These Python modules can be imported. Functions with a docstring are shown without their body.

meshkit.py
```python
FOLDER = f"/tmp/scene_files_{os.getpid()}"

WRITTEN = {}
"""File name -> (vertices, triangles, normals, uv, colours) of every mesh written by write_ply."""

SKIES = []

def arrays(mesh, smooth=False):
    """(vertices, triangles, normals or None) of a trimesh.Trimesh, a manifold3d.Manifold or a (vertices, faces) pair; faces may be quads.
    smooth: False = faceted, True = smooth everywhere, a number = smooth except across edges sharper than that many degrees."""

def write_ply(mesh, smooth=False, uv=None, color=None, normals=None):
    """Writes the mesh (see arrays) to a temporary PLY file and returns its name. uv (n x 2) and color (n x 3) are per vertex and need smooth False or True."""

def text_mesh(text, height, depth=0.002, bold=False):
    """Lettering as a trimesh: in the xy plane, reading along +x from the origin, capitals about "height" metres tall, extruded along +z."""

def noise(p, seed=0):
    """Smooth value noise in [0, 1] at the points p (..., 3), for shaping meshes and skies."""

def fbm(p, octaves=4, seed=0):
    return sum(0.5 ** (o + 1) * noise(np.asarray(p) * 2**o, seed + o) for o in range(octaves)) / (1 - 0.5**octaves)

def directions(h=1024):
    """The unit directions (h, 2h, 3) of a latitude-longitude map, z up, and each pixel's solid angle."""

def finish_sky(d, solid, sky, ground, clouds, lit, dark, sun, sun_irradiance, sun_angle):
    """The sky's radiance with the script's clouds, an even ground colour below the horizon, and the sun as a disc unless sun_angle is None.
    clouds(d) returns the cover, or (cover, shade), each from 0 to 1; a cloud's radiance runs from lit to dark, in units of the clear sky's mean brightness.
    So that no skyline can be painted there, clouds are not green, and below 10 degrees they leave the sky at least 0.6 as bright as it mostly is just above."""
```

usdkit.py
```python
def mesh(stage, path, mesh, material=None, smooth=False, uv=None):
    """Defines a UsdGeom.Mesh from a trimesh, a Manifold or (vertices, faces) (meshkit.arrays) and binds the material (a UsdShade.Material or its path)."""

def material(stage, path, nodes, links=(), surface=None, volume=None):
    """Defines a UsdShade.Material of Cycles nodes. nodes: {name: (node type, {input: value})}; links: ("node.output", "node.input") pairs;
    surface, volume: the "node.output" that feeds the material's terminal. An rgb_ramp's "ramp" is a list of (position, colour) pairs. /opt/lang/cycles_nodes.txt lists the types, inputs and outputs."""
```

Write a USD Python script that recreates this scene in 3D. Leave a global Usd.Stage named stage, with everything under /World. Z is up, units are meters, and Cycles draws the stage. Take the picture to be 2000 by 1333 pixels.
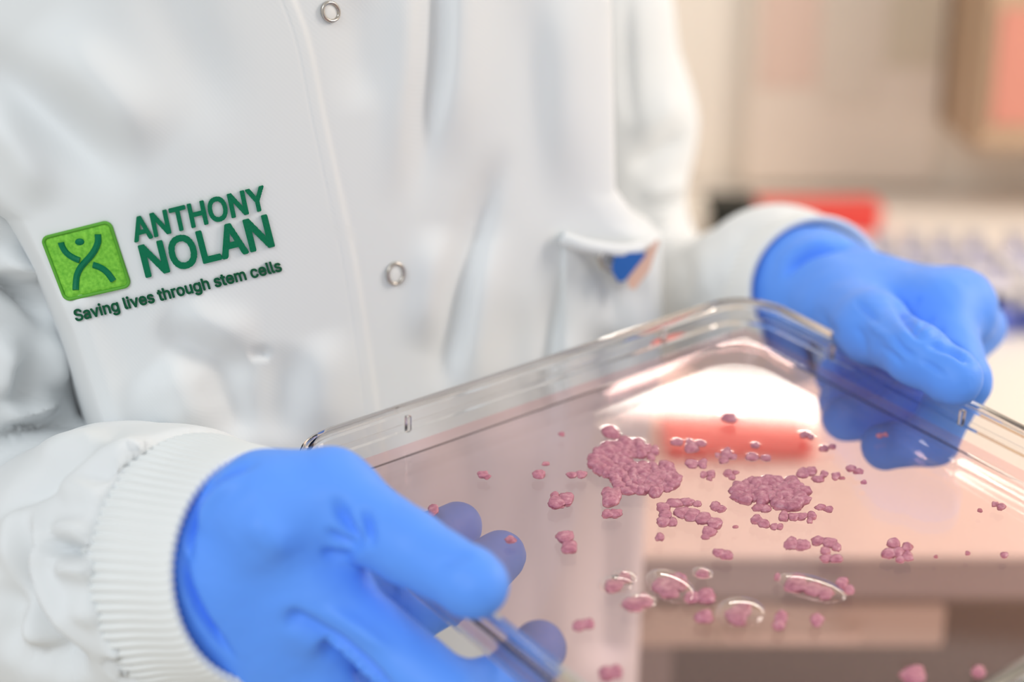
import math, random
import numpy as np, trimesh, shapely, shapely.geometry as sg
import usdkit, meshkit
from scipy.interpolate import RBFInterpolator
from scipy.ndimage import distance_transform_edt
from pxr import Usd, UsdGeom, UsdLux, UsdShade, Gf, Sdf

stage = Usd.Stage.CreateInMemory()
UsdGeom.SetStageUpAxis(stage, 'Z'); UsdGeom.SetStageMetersPerUnit(stage, 1.0)
UsdGeom.Xform.Define(stage, '/World')
rng = np.random.default_rng(7); random.seed(7)

# ------------------------------------------------------------------ camera, light, exposure
FPX = 3300.0                                    # focal length in pixels of a 2000 pixel wide frame
PITCH = math.radians(20.0); CAM_H = 1.38
EXPOSURE = -0.05
FSTOP, FOCUS = 3.5, 0.628
CT, ST = math.cos(PITCH), math.sin(PITCH)
RIGHT = np.array([1.0, 0, 0]); DOWN = np.array([0, -ST, -CT]); FWD = np.array([0, CT, -ST])
CAM = np.array([0, 0, CAM_H])
cam = UsdGeom.Camera.Define(stage, '/World/camera')
cam.CreateHorizontalApertureAttr(36.0); cam.CreateVerticalApertureAttr(36.0 * 1333 / 2000)
cam.CreateFocalLengthAttr(36.0 * FPX / 2000)
cam.CreateFStopAttr(FSTOP); cam.CreateFocusDistanceAttr(FOCUS)
cam.CreateClippingRangeAttr((0.02, 100)); cam.CreateExposureAttr(EXPOSURE)
cam.AddTransformOp().Set(Gf.Matrix4d(*RIGHT, 0, *(-DOWN), 0, *(-FWD), 0, *CAM, 1))


def rect_light(name, center, target, w, h, color, intensity):
    l = UsdLux.RectLight.Define(stage, '/World/' + name)
    l.CreateWidthAttr(w); l.CreateHeightAttr(h); l.CreateColorAttr(Gf.Vec3f(*color)); l.CreateIntensityAttr(intensity)
    c, t = np.array(center, float), np.array(target, float)
    z = (c - t) / np.linalg.norm(c - t); x = np.cross([0, 1, 0], z)
    x /= np.linalg.norm(x); y = np.cross(z, x)
    l.AddTransformOp().Set(Gf.Matrix4d(*x, 0, *y, 0, *z, 0, *c, 1))


dome = UsdLux.DomeLight.Define(stage, '/World/room_light')
dome.CreateColorAttr(Gf.Vec3f(1.0, 0.985, 0.96)); dome.CreateIntensityAttr(0.20)
rect_light('ceiling_panel_light', (-0.60, -0.78, 2.25), (-0.1, 0.6, 1.05), 1.0, 0.8, (0.87, 0.945, 1.0), 5.9)
rect_light('bench_side_light', (1.40, 0.98, 1.85), (0.45, 1.70, 1.0), 0.8, 0.6, (1.0, 0.9, 0.80), 12.5)
LAMP = 14.0                                     # radiance of the strip lamp under the shelf

# ------------------------------------------------------------------ helpers
def U(px, py, z):
    """the point at depth z seen at a place of the photograph"""
    return CAM + z * (np.multiply.outer((np.asarray(px, float) - 1000) / FPX, RIGHT) + np.multiply.outer((np.asarray(py, float) - 666.5) / FPX, DOWN) + FWD) if np.ndim(z) == 0 else \
        CAM + np.asarray(z)[..., None] * (((np.asarray(px, float) - 1000) / FPX)[..., None] * RIGHT + ((np.asarray(py, float) - 666.5) / FPX)[..., None] * DOWN + FWD)


def P(p):
    """photograph place (px, py) and depth of world points"""
    q = np.asarray(p, float) - CAM
    z = q @ FWD
    return 1000 + FPX * (q @ RIGHT) / z, 666.5 + FPX * (q @ DOWN) / z, z


names = {}
def path_of(name, parent=None):
    base = (parent or '/World') + '/' + name
    n = names.get(base, 0); names[base] = n + 1
    return base if n == 0 else f'{base}_{n:03d}'


def tag(prim, label=None, cat=None, group=None, kind=None):
    for k, v in (('label', label), ('category', cat), ('group', group), ('kind', kind)):
        if v: prim.SetCustomDataByKey(k, v)
    return prim


def thing(name, label, cat, loc=(0, 0, 0), group=None, kind=None):
    x = UsdGeom.Xform.Define(stage, path_of(name))
    x.AddTranslateOp().Set(Gf.Vec3d(*map(float, loc)))
    return tag(x.GetPrim(), label, cat, group, kind)


def origin(parent):
    o = np.zeros(3)
    p = stage.GetPrimAtPath(str(parent)) if not hasattr(parent, 'GetPath') else parent
    while p and p.GetPath() != Sdf.Path('/World') and not p.IsPseudoRoot():
        a = p.GetAttribute('xformOp:translate')
        if a and a.HasAuthoredValue(): o += np.array(a.Get())
        p = p.GetParent()
    return o


def obj(name, mesh, mat, parent=None, smooth=30, label=None, cat=None, group=None, kind=None):
    """one Mesh in world coordinates, under parent or under /World"""
    v, f, n = meshkit.arrays(mesh, smooth)
    pp = parent.GetPath().pathString if parent is not None else None
    o = origin(parent) if parent is not None else np.zeros(3)
    path = path_of(name, pp)
    m = UsdGeom.Mesh.Define(stage, path)
    from pxr import Vt
    m.CreatePointsAttr(Vt.Vec3fArray.FromNumpy((v - o).astype(np.float32)))
    m.CreateFaceVertexCountsAttr(Vt.IntArray.FromNumpy(np.full(len(f), 3, np.int32)))
    m.CreateFaceVertexIndicesAttr(Vt.IntArray.FromNumpy(f.astype(np.int32).ravel()))
    m.CreateSubdivisionSchemeAttr('none')
    if n is not None:
        m.CreateNormalsAttr(Vt.Vec3fArray.FromNumpy(n.astype(np.float32))); m.SetNormalsInterpolation('vertex')
    UsdShade.MaterialBindingAPI.Apply(m.GetPrim()).Bind(mat)
    return tag(m.GetPrim(), label, cat, group, kind)


def grid_faces(nr, nc, wrap=False):
    i, j = np.meshgrid(np.arange(nr - 1), np.arange(nc if wrap else nc - 1), indexing='ij')
    a = i * nc + j; b = i * nc + (j + 1) % nc
    return np.stack([a, b, b + nc, a + nc], -1).reshape(-1, 4)


def bx(lo, hi, r=0.0):
    """a box, its edges rounded by r"""
    lo, hi = np.array(lo, float), np.array(hi, float)
    if r <= 0:
        m = trimesh.creation.box(hi - lo); m.apply_translation((lo + hi) / 2); return m
    pts = []
    for sx in (0, 1):
        for sy in (0, 1):
            for sz in (0, 1):
                c = np.where([sx, sy, sz], hi - r, lo + r)
                s = trimesh.creation.icosphere(1, r); pts.append(s.vertices + c)
    return trimesh.convex.convex_hull(np.vstack(pts))


def join(*ms): return trimesh.util.concatenate(list(ms))


def smin(a, b, k):
    if k <= 0: return np.minimum(a, b)
    hh = np.clip(0.5 + 0.5 * (b - a) / k, 0, 1)
    return b + (a - b) * hh - k * hh * (1 - hh)


class Sculpt:
    """a body on a voxel grid: rounded cones blended into one surface, then meshed"""
    def __init__(self, lo, hi, h):
        self.h, self.lo = h, np.array(lo, float)
        self.n = np.ceil((np.array(hi) - self.lo) / h).astype(int) + 1
        self.D = np.full(self.n, 1.0, np.float32)

    def region(self, lo, hi):
        a = np.clip(np.floor((lo - self.lo) / self.h).astype(int), 0, self.n - 1)
        b = np.clip(np.ceil((hi - self.lo) / self.h).astype(int) + 1, 1, self.n)
        ax = [self.lo[k] + self.h * np.arange(a[k], b[k]) for k in range(3)]
        g = np.stack(np.meshgrid(*ax, indexing='ij'), -1)
        return tuple(slice(x, y) for x, y in zip(a, b)), g

    @staticmethod
    def cone(g, a, b, ra, rb, flat=None):
        a, b = np.array(a, float), np.array(b, float)
        ab = b - a; t = np.clip(((g - a) @ ab) / max(ab @ ab, 1e-12), 0, 1)
        d = g - a - t[..., None] * ab
        if flat is not None:
            n, s = flat
            n = np.array(n) / np.linalg.norm(n)
            d = d + (d @ n)[..., None] * n * (s - 1)
        return np.linalg.norm(d, axis=-1) - (ra + (rb - ra) * t)

    def add(self, a, b, ra, rb, k=0.006, flat=None):
        m = max(ra, rb) + k + 3 * self.h
        s, g = self.region(np.minimum(a, b) - m, np.maximum(a, b) + m)
        self.D[s] = smin(self.D[s], self.cone(g, a, b, ra, rb, flat), k)

    def chain(self, pts, rs, k=0.004, into=None, flat=None):
        for i in range(len(pts) - 1):
            self.add(pts[i], pts[i + 1], rs[i], rs[i + 1], k, flat)

    def merge(self, other, k):
        self.D = smin(self.D, other.D, k)

    def sub(self, a, b, ra, rb, k=0.004):
        m = max(ra, rb) + k + 3 * self.h
        s, g = self.region(np.minimum(a, b) - m, np.maximum(a, b) + m)
        self.D[s] = -smin(-self.D[s], self.cone(g, a, b, ra, rb), k)

    def cut(self, point, normal):
        """keeps the side the normal points to"""
        s, g = self.region(self.lo, self.lo + self.h * self.n)
        self.D = np.maximum(self.D, -((g - point) @ (np.array(normal) / np.linalg.norm(normal)))).astype(np.float32)

    def mesh(self, smooth=8):
        D = self.D; S = D < 0
        nx, ny, nz = D.shape
        cnt = np.zeros((nx - 1, ny - 1, nz - 1), np.int8)
        for c in np.ndindex(2, 2, 2): cnt += S[c[0]:nx - 1 + c[0], c[1]:ny - 1 + c[1], c[2]:nz - 1 + c[2]]
        act = np.argwhere((cnt > 0) & (cnt < 8))
        idx = np.full((nx - 1, ny - 1, nz - 1), -1, np.int64); idx[tuple(act.T)] = np.arange(len(act))
        acc, num = np.zeros((len(act), 3)), np.zeros(len(act))
        for ax in range(3):
            for o in np.ndindex(2, 2):
                c0 = np.zeros(3, int); c0[[k for k in range(3) if k != ax]] = o
                c1 = c0.copy(); c1[ax] = 1
                d0, d1 = D[tuple((act + c0).T)], D[tuple((act + c1).T)]
                m = (d0 < 0) != (d1 < 0)
                t = np.where(m, d0 / np.where(m, d0 - d1, 1), 0)
                p = np.broadcast_to(c0, (len(act), 3)).astype(float).copy(); p[:, ax] = t
                acc[m] += p[m]; num[m] += 1
        V = self.lo + self.h * (act + acc / num[:, None])
        F = []
        for ax in range(3):
            a1, a2 = (ax + 1) % 3, (ax + 2) % 3
            sl0 = [slice(None)] * 3; sl1 = [slice(None)] * 3
            sl0[ax] = slice(0, -1); sl1[ax] = slice(1, None)
            ch = S[tuple(sl0)] != S[tuple(sl1)]
            e = np.argwhere(ch)
            e = e[(e[:, a1] > 0) & (e[:, a2] > 0) & (e[:, a1] < D.shape[a1] - 1) & (e[:, a2] < D.shape[a2] - 1)]
            q = []
            for o1, o2 in ((-1, -1), (0, -1), (0, 0), (-1, 0)):
                c = e.copy(); c[:, a1] += o1; c[:, a2] += o2
                q.append(idx[tuple(c.T)])
            q = np.stack(q, 1)
            flip = ~S[tuple(e.T)]
            q[flip] = q[flip][:, ::-1]
            F.append(q)
        F = np.vstack(F); F = F[(F >= 0).all(1)]
        m = trimesh.Trimesh(V, np.vstack([F[:, [0, 1, 2]], F[:, [0, 2, 3]]]), process=False)
        if smooth:
            trimesh.smoothing.filter_taubin(m, iterations=smooth)
            bad = np.linalg.norm(m.vertices - V, axis=1) > 1.2 * self.h
            W_ = np.array(m.vertices); W_[bad] = V[bad]; m.vertices = W_
        return m


def seg_dist(x, y, line):
    """distance in pixels to a polyline, and the place along it from 0 to 1"""
    best = np.full(np.shape(x), 1e9); at = np.zeros(np.shape(x))
    L = np.array(line, float); seg = np.linalg.norm(np.diff(L, axis=0), axis=1); tot = seg.sum(); s0 = 0
    for a, b, s in zip(L[:-1], L[1:], seg):
        ab = b - a; t = np.clip(((x - a[0]) * ab[0] + (y - a[1]) * ab[1]) / (s * s), 0, 1)
        d = np.hypot(x - a[0] - t * ab[0], y - a[1] - t * ab[1])
        m = d < best
        best = np.where(m, d, best); at = np.where(m, (s0 + t * s) / tot, at); s0 += s
    return best, at


def curve(line, n=24):
    """a smooth polyline through the points"""
    L = np.array(line, float)
    if len(L) < 3: return L
    from scipy.interpolate import PchipInterpolator
    s = np.r_[0, np.cumsum(np.linalg.norm(np.diff(L, axis=0), axis=1))]
    return PchipInterpolator(s, L)(np.linspace(0, s[-1], n))


def folds(px, py, lines, spread=1.0):
    """height in metres (towards the viewer) of folds: (polyline, height, half width in pixels, taper 0/1)"""
    out = np.zeros(np.shape(px))
    for line, amp, w, taper in lines:
        d, t = seg_dist(px, py, curve(line)); w = w * spread
        fade = np.ones_like(t)
        if taper: fade = np.sin(np.pi * np.clip(t, 0, 1)) ** 2; fade = fade * (1.9 - 0.9 * fade)
        out += amp * fade * np.exp(-(d / w) ** 2)
    return out


def sculpt_folds(m, lines, facing=0.15, gain=1.0):
    """pushes folds into the side of a mesh that the lines were drawn on"""
    n = m.vertex_normals; px, py, z = P(m.vertices)
    to = CAM - m.vertices; to /= np.linalg.norm(to, axis=1, keepdims=True)
    c = np.clip(((n * to).sum(1) - 0.02) / facing, 0, 1)
    hgt = gain * folds(px, py, lines) * c
    m.vertices = m.vertices + n * hgt[:, None]
    return m


def sweep(pts, r, sides=12, closed=False):
    """a round tube along points"""
    p = np.asarray(pts, float)
    if closed: t = np.roll(p, -1, 0) - np.roll(p, 1, 0)
    else: t = np.gradient(p, axis=0)
    t /= np.linalg.norm(t, axis=1, keepdims=True)
    u = np.cross(t[0], [0.3, 0.5, 0.81]); u /= np.linalg.norm(u); us = [u]
    for k in range(1, len(p)):
        u = us[-1] - (us[-1] @ t[k]) * t[k]; us.append(u / np.linalg.norm(u))
    us = np.array(us); w = np.cross(t, us); a = np.arange(sides) * 2 * np.pi / sides
    r = np.broadcast_to(r, (len(p),))
    v = p[:, None] + r[:, None, None] * (np.cos(a)[None, :, None] * us[:, None] + np.sin(a)[None, :, None] * w[:, None])
    f = grid_faces(len(p), sides, True); v = v.reshape(-1, 3)
    if closed:
        i = np.arange(sides); j = (i + 1) % sides; b = (len(p) - 1) * sides
        f = np.vstack([f, np.stack([b + i, b + j, j, i], 1)])
        return trimesh.Trimesh(v, np.vstack([f[:, [0, 1, 2]], f[:, [0, 2, 3]]]), process=False)
    f = np.vstack([f[:, [0, 1, 2]], f[:, [0, 2, 3]]])
    e = len(v); v = np.vstack([v, p[0], p[-1]]); i = np.arange(sides); j = (i + 1) % sides; b = (len(p) - 1) * sides
    f = np.vstack([f, np.stack([np.full(sides, e), j, i], 1), np.stack([np.full(sides, e + 1), b + i, b + j], 1)])
    return trimesh.Trimesh(v, f, process=False)


# ------------------------------------------------------------------ materials
def mat(name, nodes, links=(), surface=None, volume=None):
    return usdkit.material(stage, '/World/Looks/' + name, nodes, links, surface=surface, volume=volume)


def plain(name, color, rough=0.6, spec=0.4, **kw):
    return mat(name, {'p': ('principled_bsdf', {'base_color': color, 'roughness': rough, 'specular_ior_level': spec, **kw})}, surface='p.BSDF')


def cloth(name, color, scale=300.0, strength=0.045, rot=(0, 0.55, 0.2)):
    return mat(name, {
        'g': ('geometry', {}), 'm': ('mapping', {'rotation': rot, 'scale': (1, 1, 1)}),
        'w': ('wave_texture', {'scale': scale, 'distortion': 0.4, 'detail': 1.0, 'detail_scale': 2.0}),
        'n': ('noise_texture', {'scale': 900.0, 'detail': 2.0}), 'a': ('mix_float', {'fac': 0.35}),
        'b': ('bump', {'strength': strength, 'distance': 0.0004}),
        'p': ('principled_bsdf', {'base_color': color, 'roughness': 0.85, 'specular_ior_level': 0.25, 'sheen_weight': 0.15, 'sheen_roughness': 0.5})},
        [('g.position', 'm.vector'), ('m.vector', 'w.vector'), ('g.position', 'n.vector'), ('w.fac', 'a.a'), ('n.fac', 'a.b'), ('a.result', 'b.height'), ('b.normal', 'p.normal')], surface='p.BSDF')


M_coat = cloth('white_twill', (0.745, 0.765, 0.775))
M_knit = plain('white_knit', (0.80, 0.815, 0.81), 0.9, 0.2)
M_glove = mat('blue_nitrile', {
    'g': ('geometry', {}), 'n': ('noise_texture', {'scale': 160.0, 'detail': 3.0}), 'b': ('bump', {'strength': 0.12, 'distance': 0.002}),
    'p': ('principled_bsdf', {'base_color': (0.115, 0.33, 0.97), 'roughness': 0.5, 'specular_ior_level': 0.3, 'sheen_weight': 0.05})},
    [('g.position', 'n.vector'), ('n.fac', 'b.height'), ('b.normal', 'p.normal')], surface='p.BSDF')
M_metal = plain('snap_metal', (0.55, 0.51, 0.46), 0.3, 0.5, metallic=1.0)
M_snap = plain('snap_white', (0.82, 0.82, 0.80), 0.4)
M_green = mat('green_thread', {'g': ('geometry', {}), 'v': ('noise_texture', {'scale': 700.0, 'detail': 3.0}),
    'r': ('rgb_ramp', {'ramp': [(0.3, (0.12, 0.42, 0.03)), (0.7, (0.24, 0.62, 0.06))]}), 'b': ('bump', {'strength': 0.5, 'distance': 0.0006}),
    'p': ('principled_bsdf', {'roughness': 0.7, 'specular_ior_level': 0.3})},
    [('g.position', 'v.vector'), ('v.fac', 'r.fac'), ('r.color', 'p.base_color'), ('v.fac', 'b.height'), ('b.normal', 'p.normal')], surface='p.BSDF')
M_green_edge = plain('green_edge_thread', (0.10, 0.36, 0.03), 0.6)
M_dark_green = mat('dark_green_thread', {'g': ('geometry', {}), 'v': ('noise_texture', {'scale': 900.0, 'detail': 2.0}), 'b': ('bump', {'strength': 0.4, 'distance': 0.0005}),
    'p': ('principled_bsdf', {'base_color': (0.0, 0.155, 0.07), 'roughness': 0.5, 'specular_ior_level': 0.2})},
    [('g.position', 'v.vector'), ('v.fac', 'b.height'), ('b.normal', 'p.normal')], surface='p.BSDF')
M_deep_green = plain('deep_green_thread', (0.002, 0.085, 0.035), 0.5, 0.2)


def clear(name, tint, rough=0.0, f0=0.03, power=5.0, gain=0.9):
    """a clear sheet: light passes straight through, the surface mirrors more at a low angle"""
    return mat(name, {'l': ('layer_weight', {'blend': 0.5}), 'pw': ('math', {'math_type': 'power', 'value2': power}), 'ma': ('math', {'math_type': 'multiply_add', 'value2': gain, 'value3': f0}),
        't': ('transparent_bsdf', {'color': tint}), 'g': ('glossy_bsdf', {'color': (1, 1, 1), 'roughness': rough}), 'x': ('mix_closure', {})},
        [('l.facing', 'pw.value1'), ('pw.value', 'ma.value1'), ('ma.value', 'x.fac'), ('t.BSDF', 'x.closure1'), ('g.BSDF', 'x.closure2')], surface='x.closure')


M_plastic = mat('clear_polystyrene', {'p': ('principled_bsdf', {'base_color': (0.95, 0.925, 0.905), 'roughness': 0.02, 'transmission_weight': 1.0, 'ior': 1.5, 'specular_ior_level': 0.5})}, surface='p.BSDF')
M_plate = clear('clear_plate', (0.995, 0.99, 0.985), 0.0, 0.02, 5.0, 0.25)
M_medium = mat('pink_medium', {'l': ('layer_weight', {'blend': 0.5}), 'pw': ('math', {'math_type': 'power', 'value2': 4.2}), 'ma': ('math', {'math_type': 'multiply_add', 'value2': 0.95, 'value3': 0.025}),
    't': ('transparent_bsdf', {'color': (1.0, 0.885, 0.89)}), 'd': ('diffuse_bsdf', {'color': (0.90, 0.62, 0.62)}), 'y': ('mix_closure', {'fac': 0.018}),
    'g': ('glossy_bsdf', {'color': (1, 1, 1), 'roughness': 0.02}), 'x': ('mix_closure', {})},
    [('l.facing', 'pw.value1'), ('pw.value', 'ma.value1'), ('ma.value', 'x.fac'), ('t.BSDF', 'y.closure1'), ('d.BSDF', 'y.closure2'), ('y.closure', 'x.closure1'), ('g.BSDF', 'x.closure2')], surface='x.closure')
M_wet = clear('wet_film', (1.0, 0.975, 0.97), 0.0, 0.02, 2.6, 0.85)
M_tissue = mat('pink_tissue', {'g': ('geometry', {}), 'o': ('object_info', {}), 'n': ('noise_texture', {'scale': 500.0, 'detail': 3.0}),
    'r': ('rgb_ramp', {'ramp': [(0.25, (0.44, 0.14, 0.21)), (0.55, (0.64, 0.26, 0.34)), (0.85, (0.84, 0.50, 0.54))]}),
    'p': ('principled_bsdf', {'roughness': 0.34, 'specular_ior_level': 0.4}), 't': ('translucent_bsdf', {}), 'x': ('mix_closure', {'fac': 0.25})},
    [('g.position', 'n.vector'), ('n.fac', 'r.fac'), ('r.color', 'p.base_color'), ('r.color', 't.color'), ('p.BSDF', 'x.closure1'), ('t.BSDF', 'x.closure2')], surface='x.closure')

# ------------------------------------------------------------------ the room: wall, floor, bench, cupboard, shelf lamp
M_wall = mat('cream_wall', {'g': ('geometry', {}), 'n': ('noise_texture', {'scale': 3.0, 'detail': 2.0}), 'r': ('rgb_ramp', {'ramp': [(0.3, (0.90, 0.80, 0.68)), (0.7, (0.92, 0.83, 0.72))]}), 'p': ('principled_bsdf', {'roughness': 0.8})},
    [('g.position', 'n.vector'), ('n.fac', 'r.fac'), ('r.color', 'p.base_color')], surface='p.BSDF')
M_floor = mat('beige_vinyl', {'g': ('geometry', {}), 'n': ('noise_texture', {'scale': 40.0, 'detail': 4.0}), 'r': ('rgb_ramp', {'ramp': [(0.3, (0.62, 0.57, 0.48)), (0.7, (0.70, 0.65, 0.55))]}), 'p': ('principled_bsdf', {'roughness': 0.45})},
    [('g.position', 'n.vector'), ('n.fac', 'r.fac'), ('r.color', 'p.base_color')], surface='p.BSDF')
M_board = plain('beige_board', (0.82, 0.70, 0.59), 0.6)
M_cup = plain('tan_laminate', (0.50, 0.34, 0.22), 0.5)
M_top = plain('pale_worktop', (0.86, 0.78, 0.70), 0.45)
M_edge = plain('grey_edge', (0.36, 0.32, 0.31), 0.5)
M_drawer = plain('drawer_front', (0.60, 0.48, 0.38), 0.5)
M_rail = plain('grey_rail', (0.22, 0.19, 0.18), 0.5)
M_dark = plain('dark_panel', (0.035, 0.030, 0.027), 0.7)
M_trouser = plain('dark_cloth', (0.03, 0.03, 0.04), 0.9)
M_red = plain('red_plastic', (0.85, 0.075, 0.06), 0.4)
M_black = plain('black_plastic', (0.012, 0.014, 0.010), 0.5)
M_cream = plain('cream_plastic', (0.82, 0.74, 0.64), 0.5)
M_white = plain('white_plastic', (0.86, 0.82, 0.80), 0.4)
M_blue = plain('blue_plastic', (0.12, 0.17, 0.62), 0.4)
M_lilac = plain('lilac_plastic', (0.55, 0.52, 0.74), 0.4)
M_cap = plain('grey_cap', (0.46, 0.44, 0.47), 0.45)
M_pinkpaper = plain('pink_paper', (0.78, 0.58, 0.48), 0.8)
M_palepaper = plain('pale_paper', (0.77, 0.66, 0.55), 0.8)
M_greenpaper = plain('sage_paper', (0.68, 0.58, 0.45), 0.8)
M_redpaper = plain('coral_paper', (0.66, 0.27, 0.20), 0.8)
M_lampglow = mat('lamp_glow', {'e': ('emission', {'color': (1.0, 0.93, 0.84), 'strength': LAMP})}, surface='e.emission')

WALL_Y = 1.75; BENCH_Z = 0.92; BENCH_Y0 = 0.894; BENCH_X0 = 0.070
obj('floor', bx((-2.2, -1.2, -0.05), (2.2, WALL_Y + 0.1, 0)), M_floor, kind='structure', label='pale beige vinyl floor under the bench', cat='floor')
obj('wall_back', bx((-2.2, WALL_Y, 0), (2.2, WALL_Y + 0.1, 2.7)), M_wall, kind='structure', label='cream wall behind the laboratory bench', cat='wall')

bench = thing('laboratory_bench', 'pale laboratory bench with drawers standing behind the person in the white coat', 'bench', (0, BENCH_Y0, 0))
obj('worktop', bx((BENCH_X0, BENCH_Y0, BENCH_Z - 0.004), (1.6, WALL_Y - 0.01, BENCH_Z), 0.0015), M_top, bench)
obj('edge_band', bx((BENCH_X0, BENCH_Y0 + 0.002, BENCH_Z - 0.030), (1.6, BENCH_Y0 + 0.03, BENCH_Z - 0.0045), 0.002), M_edge, bench, label='grey front edge')
obj('rail', bx((BENCH_X0, BENCH_Y0 + 0.012, BENCH_Z - 0.037), (1.6, BENCH_Y0 + 0.05, BENCH_Z - 0.0305)), M_rail, bench, label='dark rail under the worktop')
d = obj('drawer', bx((BENCH_X0 + 0.004, BENCH_Y0 + 0.006, BENCH_Z - 0.066), (0.262, BENCH_Y0 + 0.20, BENCH_Z - 0.0375), 0.003), M_drawer, bench)
obj('handle', sweep([(0.12, BENCH_Y0 + 0.005, BENCH_Z - 0.052), (0.125, BENCH_Y0 - 0.010, BENCH_Z - 0.052), (0.205, BENCH_Y0 - 0.010, BENCH_Z - 0.052), (0.21, BENCH_Y0 + 0.005, BENCH_Z - 0.052)], 0.003, 8), M_drawer, d)
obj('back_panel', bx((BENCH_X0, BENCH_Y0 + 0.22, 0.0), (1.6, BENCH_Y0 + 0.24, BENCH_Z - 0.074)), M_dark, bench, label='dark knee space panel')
for x0 in (BENCH_X0, 0.72, 1.57):
    obj('leg', bx((x0, BENCH_Y0 + 0.03, 0), (x0 + 0.03, BENCH_Y0 + 0.215, BENCH_Z - 0.074)), M_rail, bench)


def px_at(px, Y):
    """x of a place seen at column px on the plane y = Y at about bench height"""
    return (px - 1000) / FPX * (Y * CT + 0.43 * ST)


# a beige pinboard panel with faded notices above the bench
pb = thing('notice_board', 'large beige notice board fixed on the cream wall above the bench', 'board', (0.6, WALL_Y, 1.3))
pbx0 = px_at(1448, WALL_Y)
obj('panel', bx((pbx0, WALL_Y - 0.018, 0.925), (0.445, WALL_Y - 0.001, 1.62), 0.003), M_board, pb)


def sheet(x0, x1, z0, z1, m, label, y=WALL_Y - 0.0205, name='notice_sheet'):
    obj(name, bx((x0, y, z0), (x1, y + 0.002, z1)), m, label=label, cat='paper')


sheet(pbx0 + 0.012, pbx0 + 0.07, 1.03, 1.17, M_pinkpaper, 'pink paper notice low on the beige notice board, nearest the bare cream wall')
sheet(pbx0 + 0.078, pbx0 + 0.132, 1.01, 1.12, M_palepaper, 'pale paper notice pinned low in the middle of the beige board')
sheet(pbx0 + 0.140, pbx0 + 0.195, 1.05, 1.19, M_greenpaper, 'sage coloured paper notice on the beige board beside the tan cupboard')
sheet(pbx0 + 0.03, pbx0 + 0.10, 1.20, 1.34, M_palepaper, 'pale paper notice high on the beige notice board')

cb = thing('tall_cupboard', 'tan wall cupboard at the right edge of the picture beside the notice board', 'cupboard', (0.62, WALL_Y, 1.0))
cbx = 0.449
obj('carcass', bx((cbx, 1.62, 0.99), (cbx + 0.6, WALL_Y - 0.001, 2.1), 0.003), M_cup, cb)
dr = obj('door', bx((cbx + 0.002, 1.602, 0.995), (cbx + 0.298, 1.6195, 2.095), 0.003), M_cup, cb)
obj('handle', bx((cbx + 0.27, 1.592, 1.25), (cbx + 0.28, 1.6015, 1.40), 0.002), M_rail, dr)
dr = obj('door', bx((cbx + 0.302, 1.602, 0.995), (cbx + 0.598, 1.6195, 2.095), 0.003), M_cup, cb)
obj('handle', bx((cbx + 0.32, 1.592, 1.25), (cbx + 0.33, 1.6015, 1.40), 0.002), M_rail, dr)
sheet(cbx + 0.012, cbx + 0.075, 1.02, 1.13, M_redpaper, 'coral red notice stuck on the tan cupboard door', 1.5995)

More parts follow.
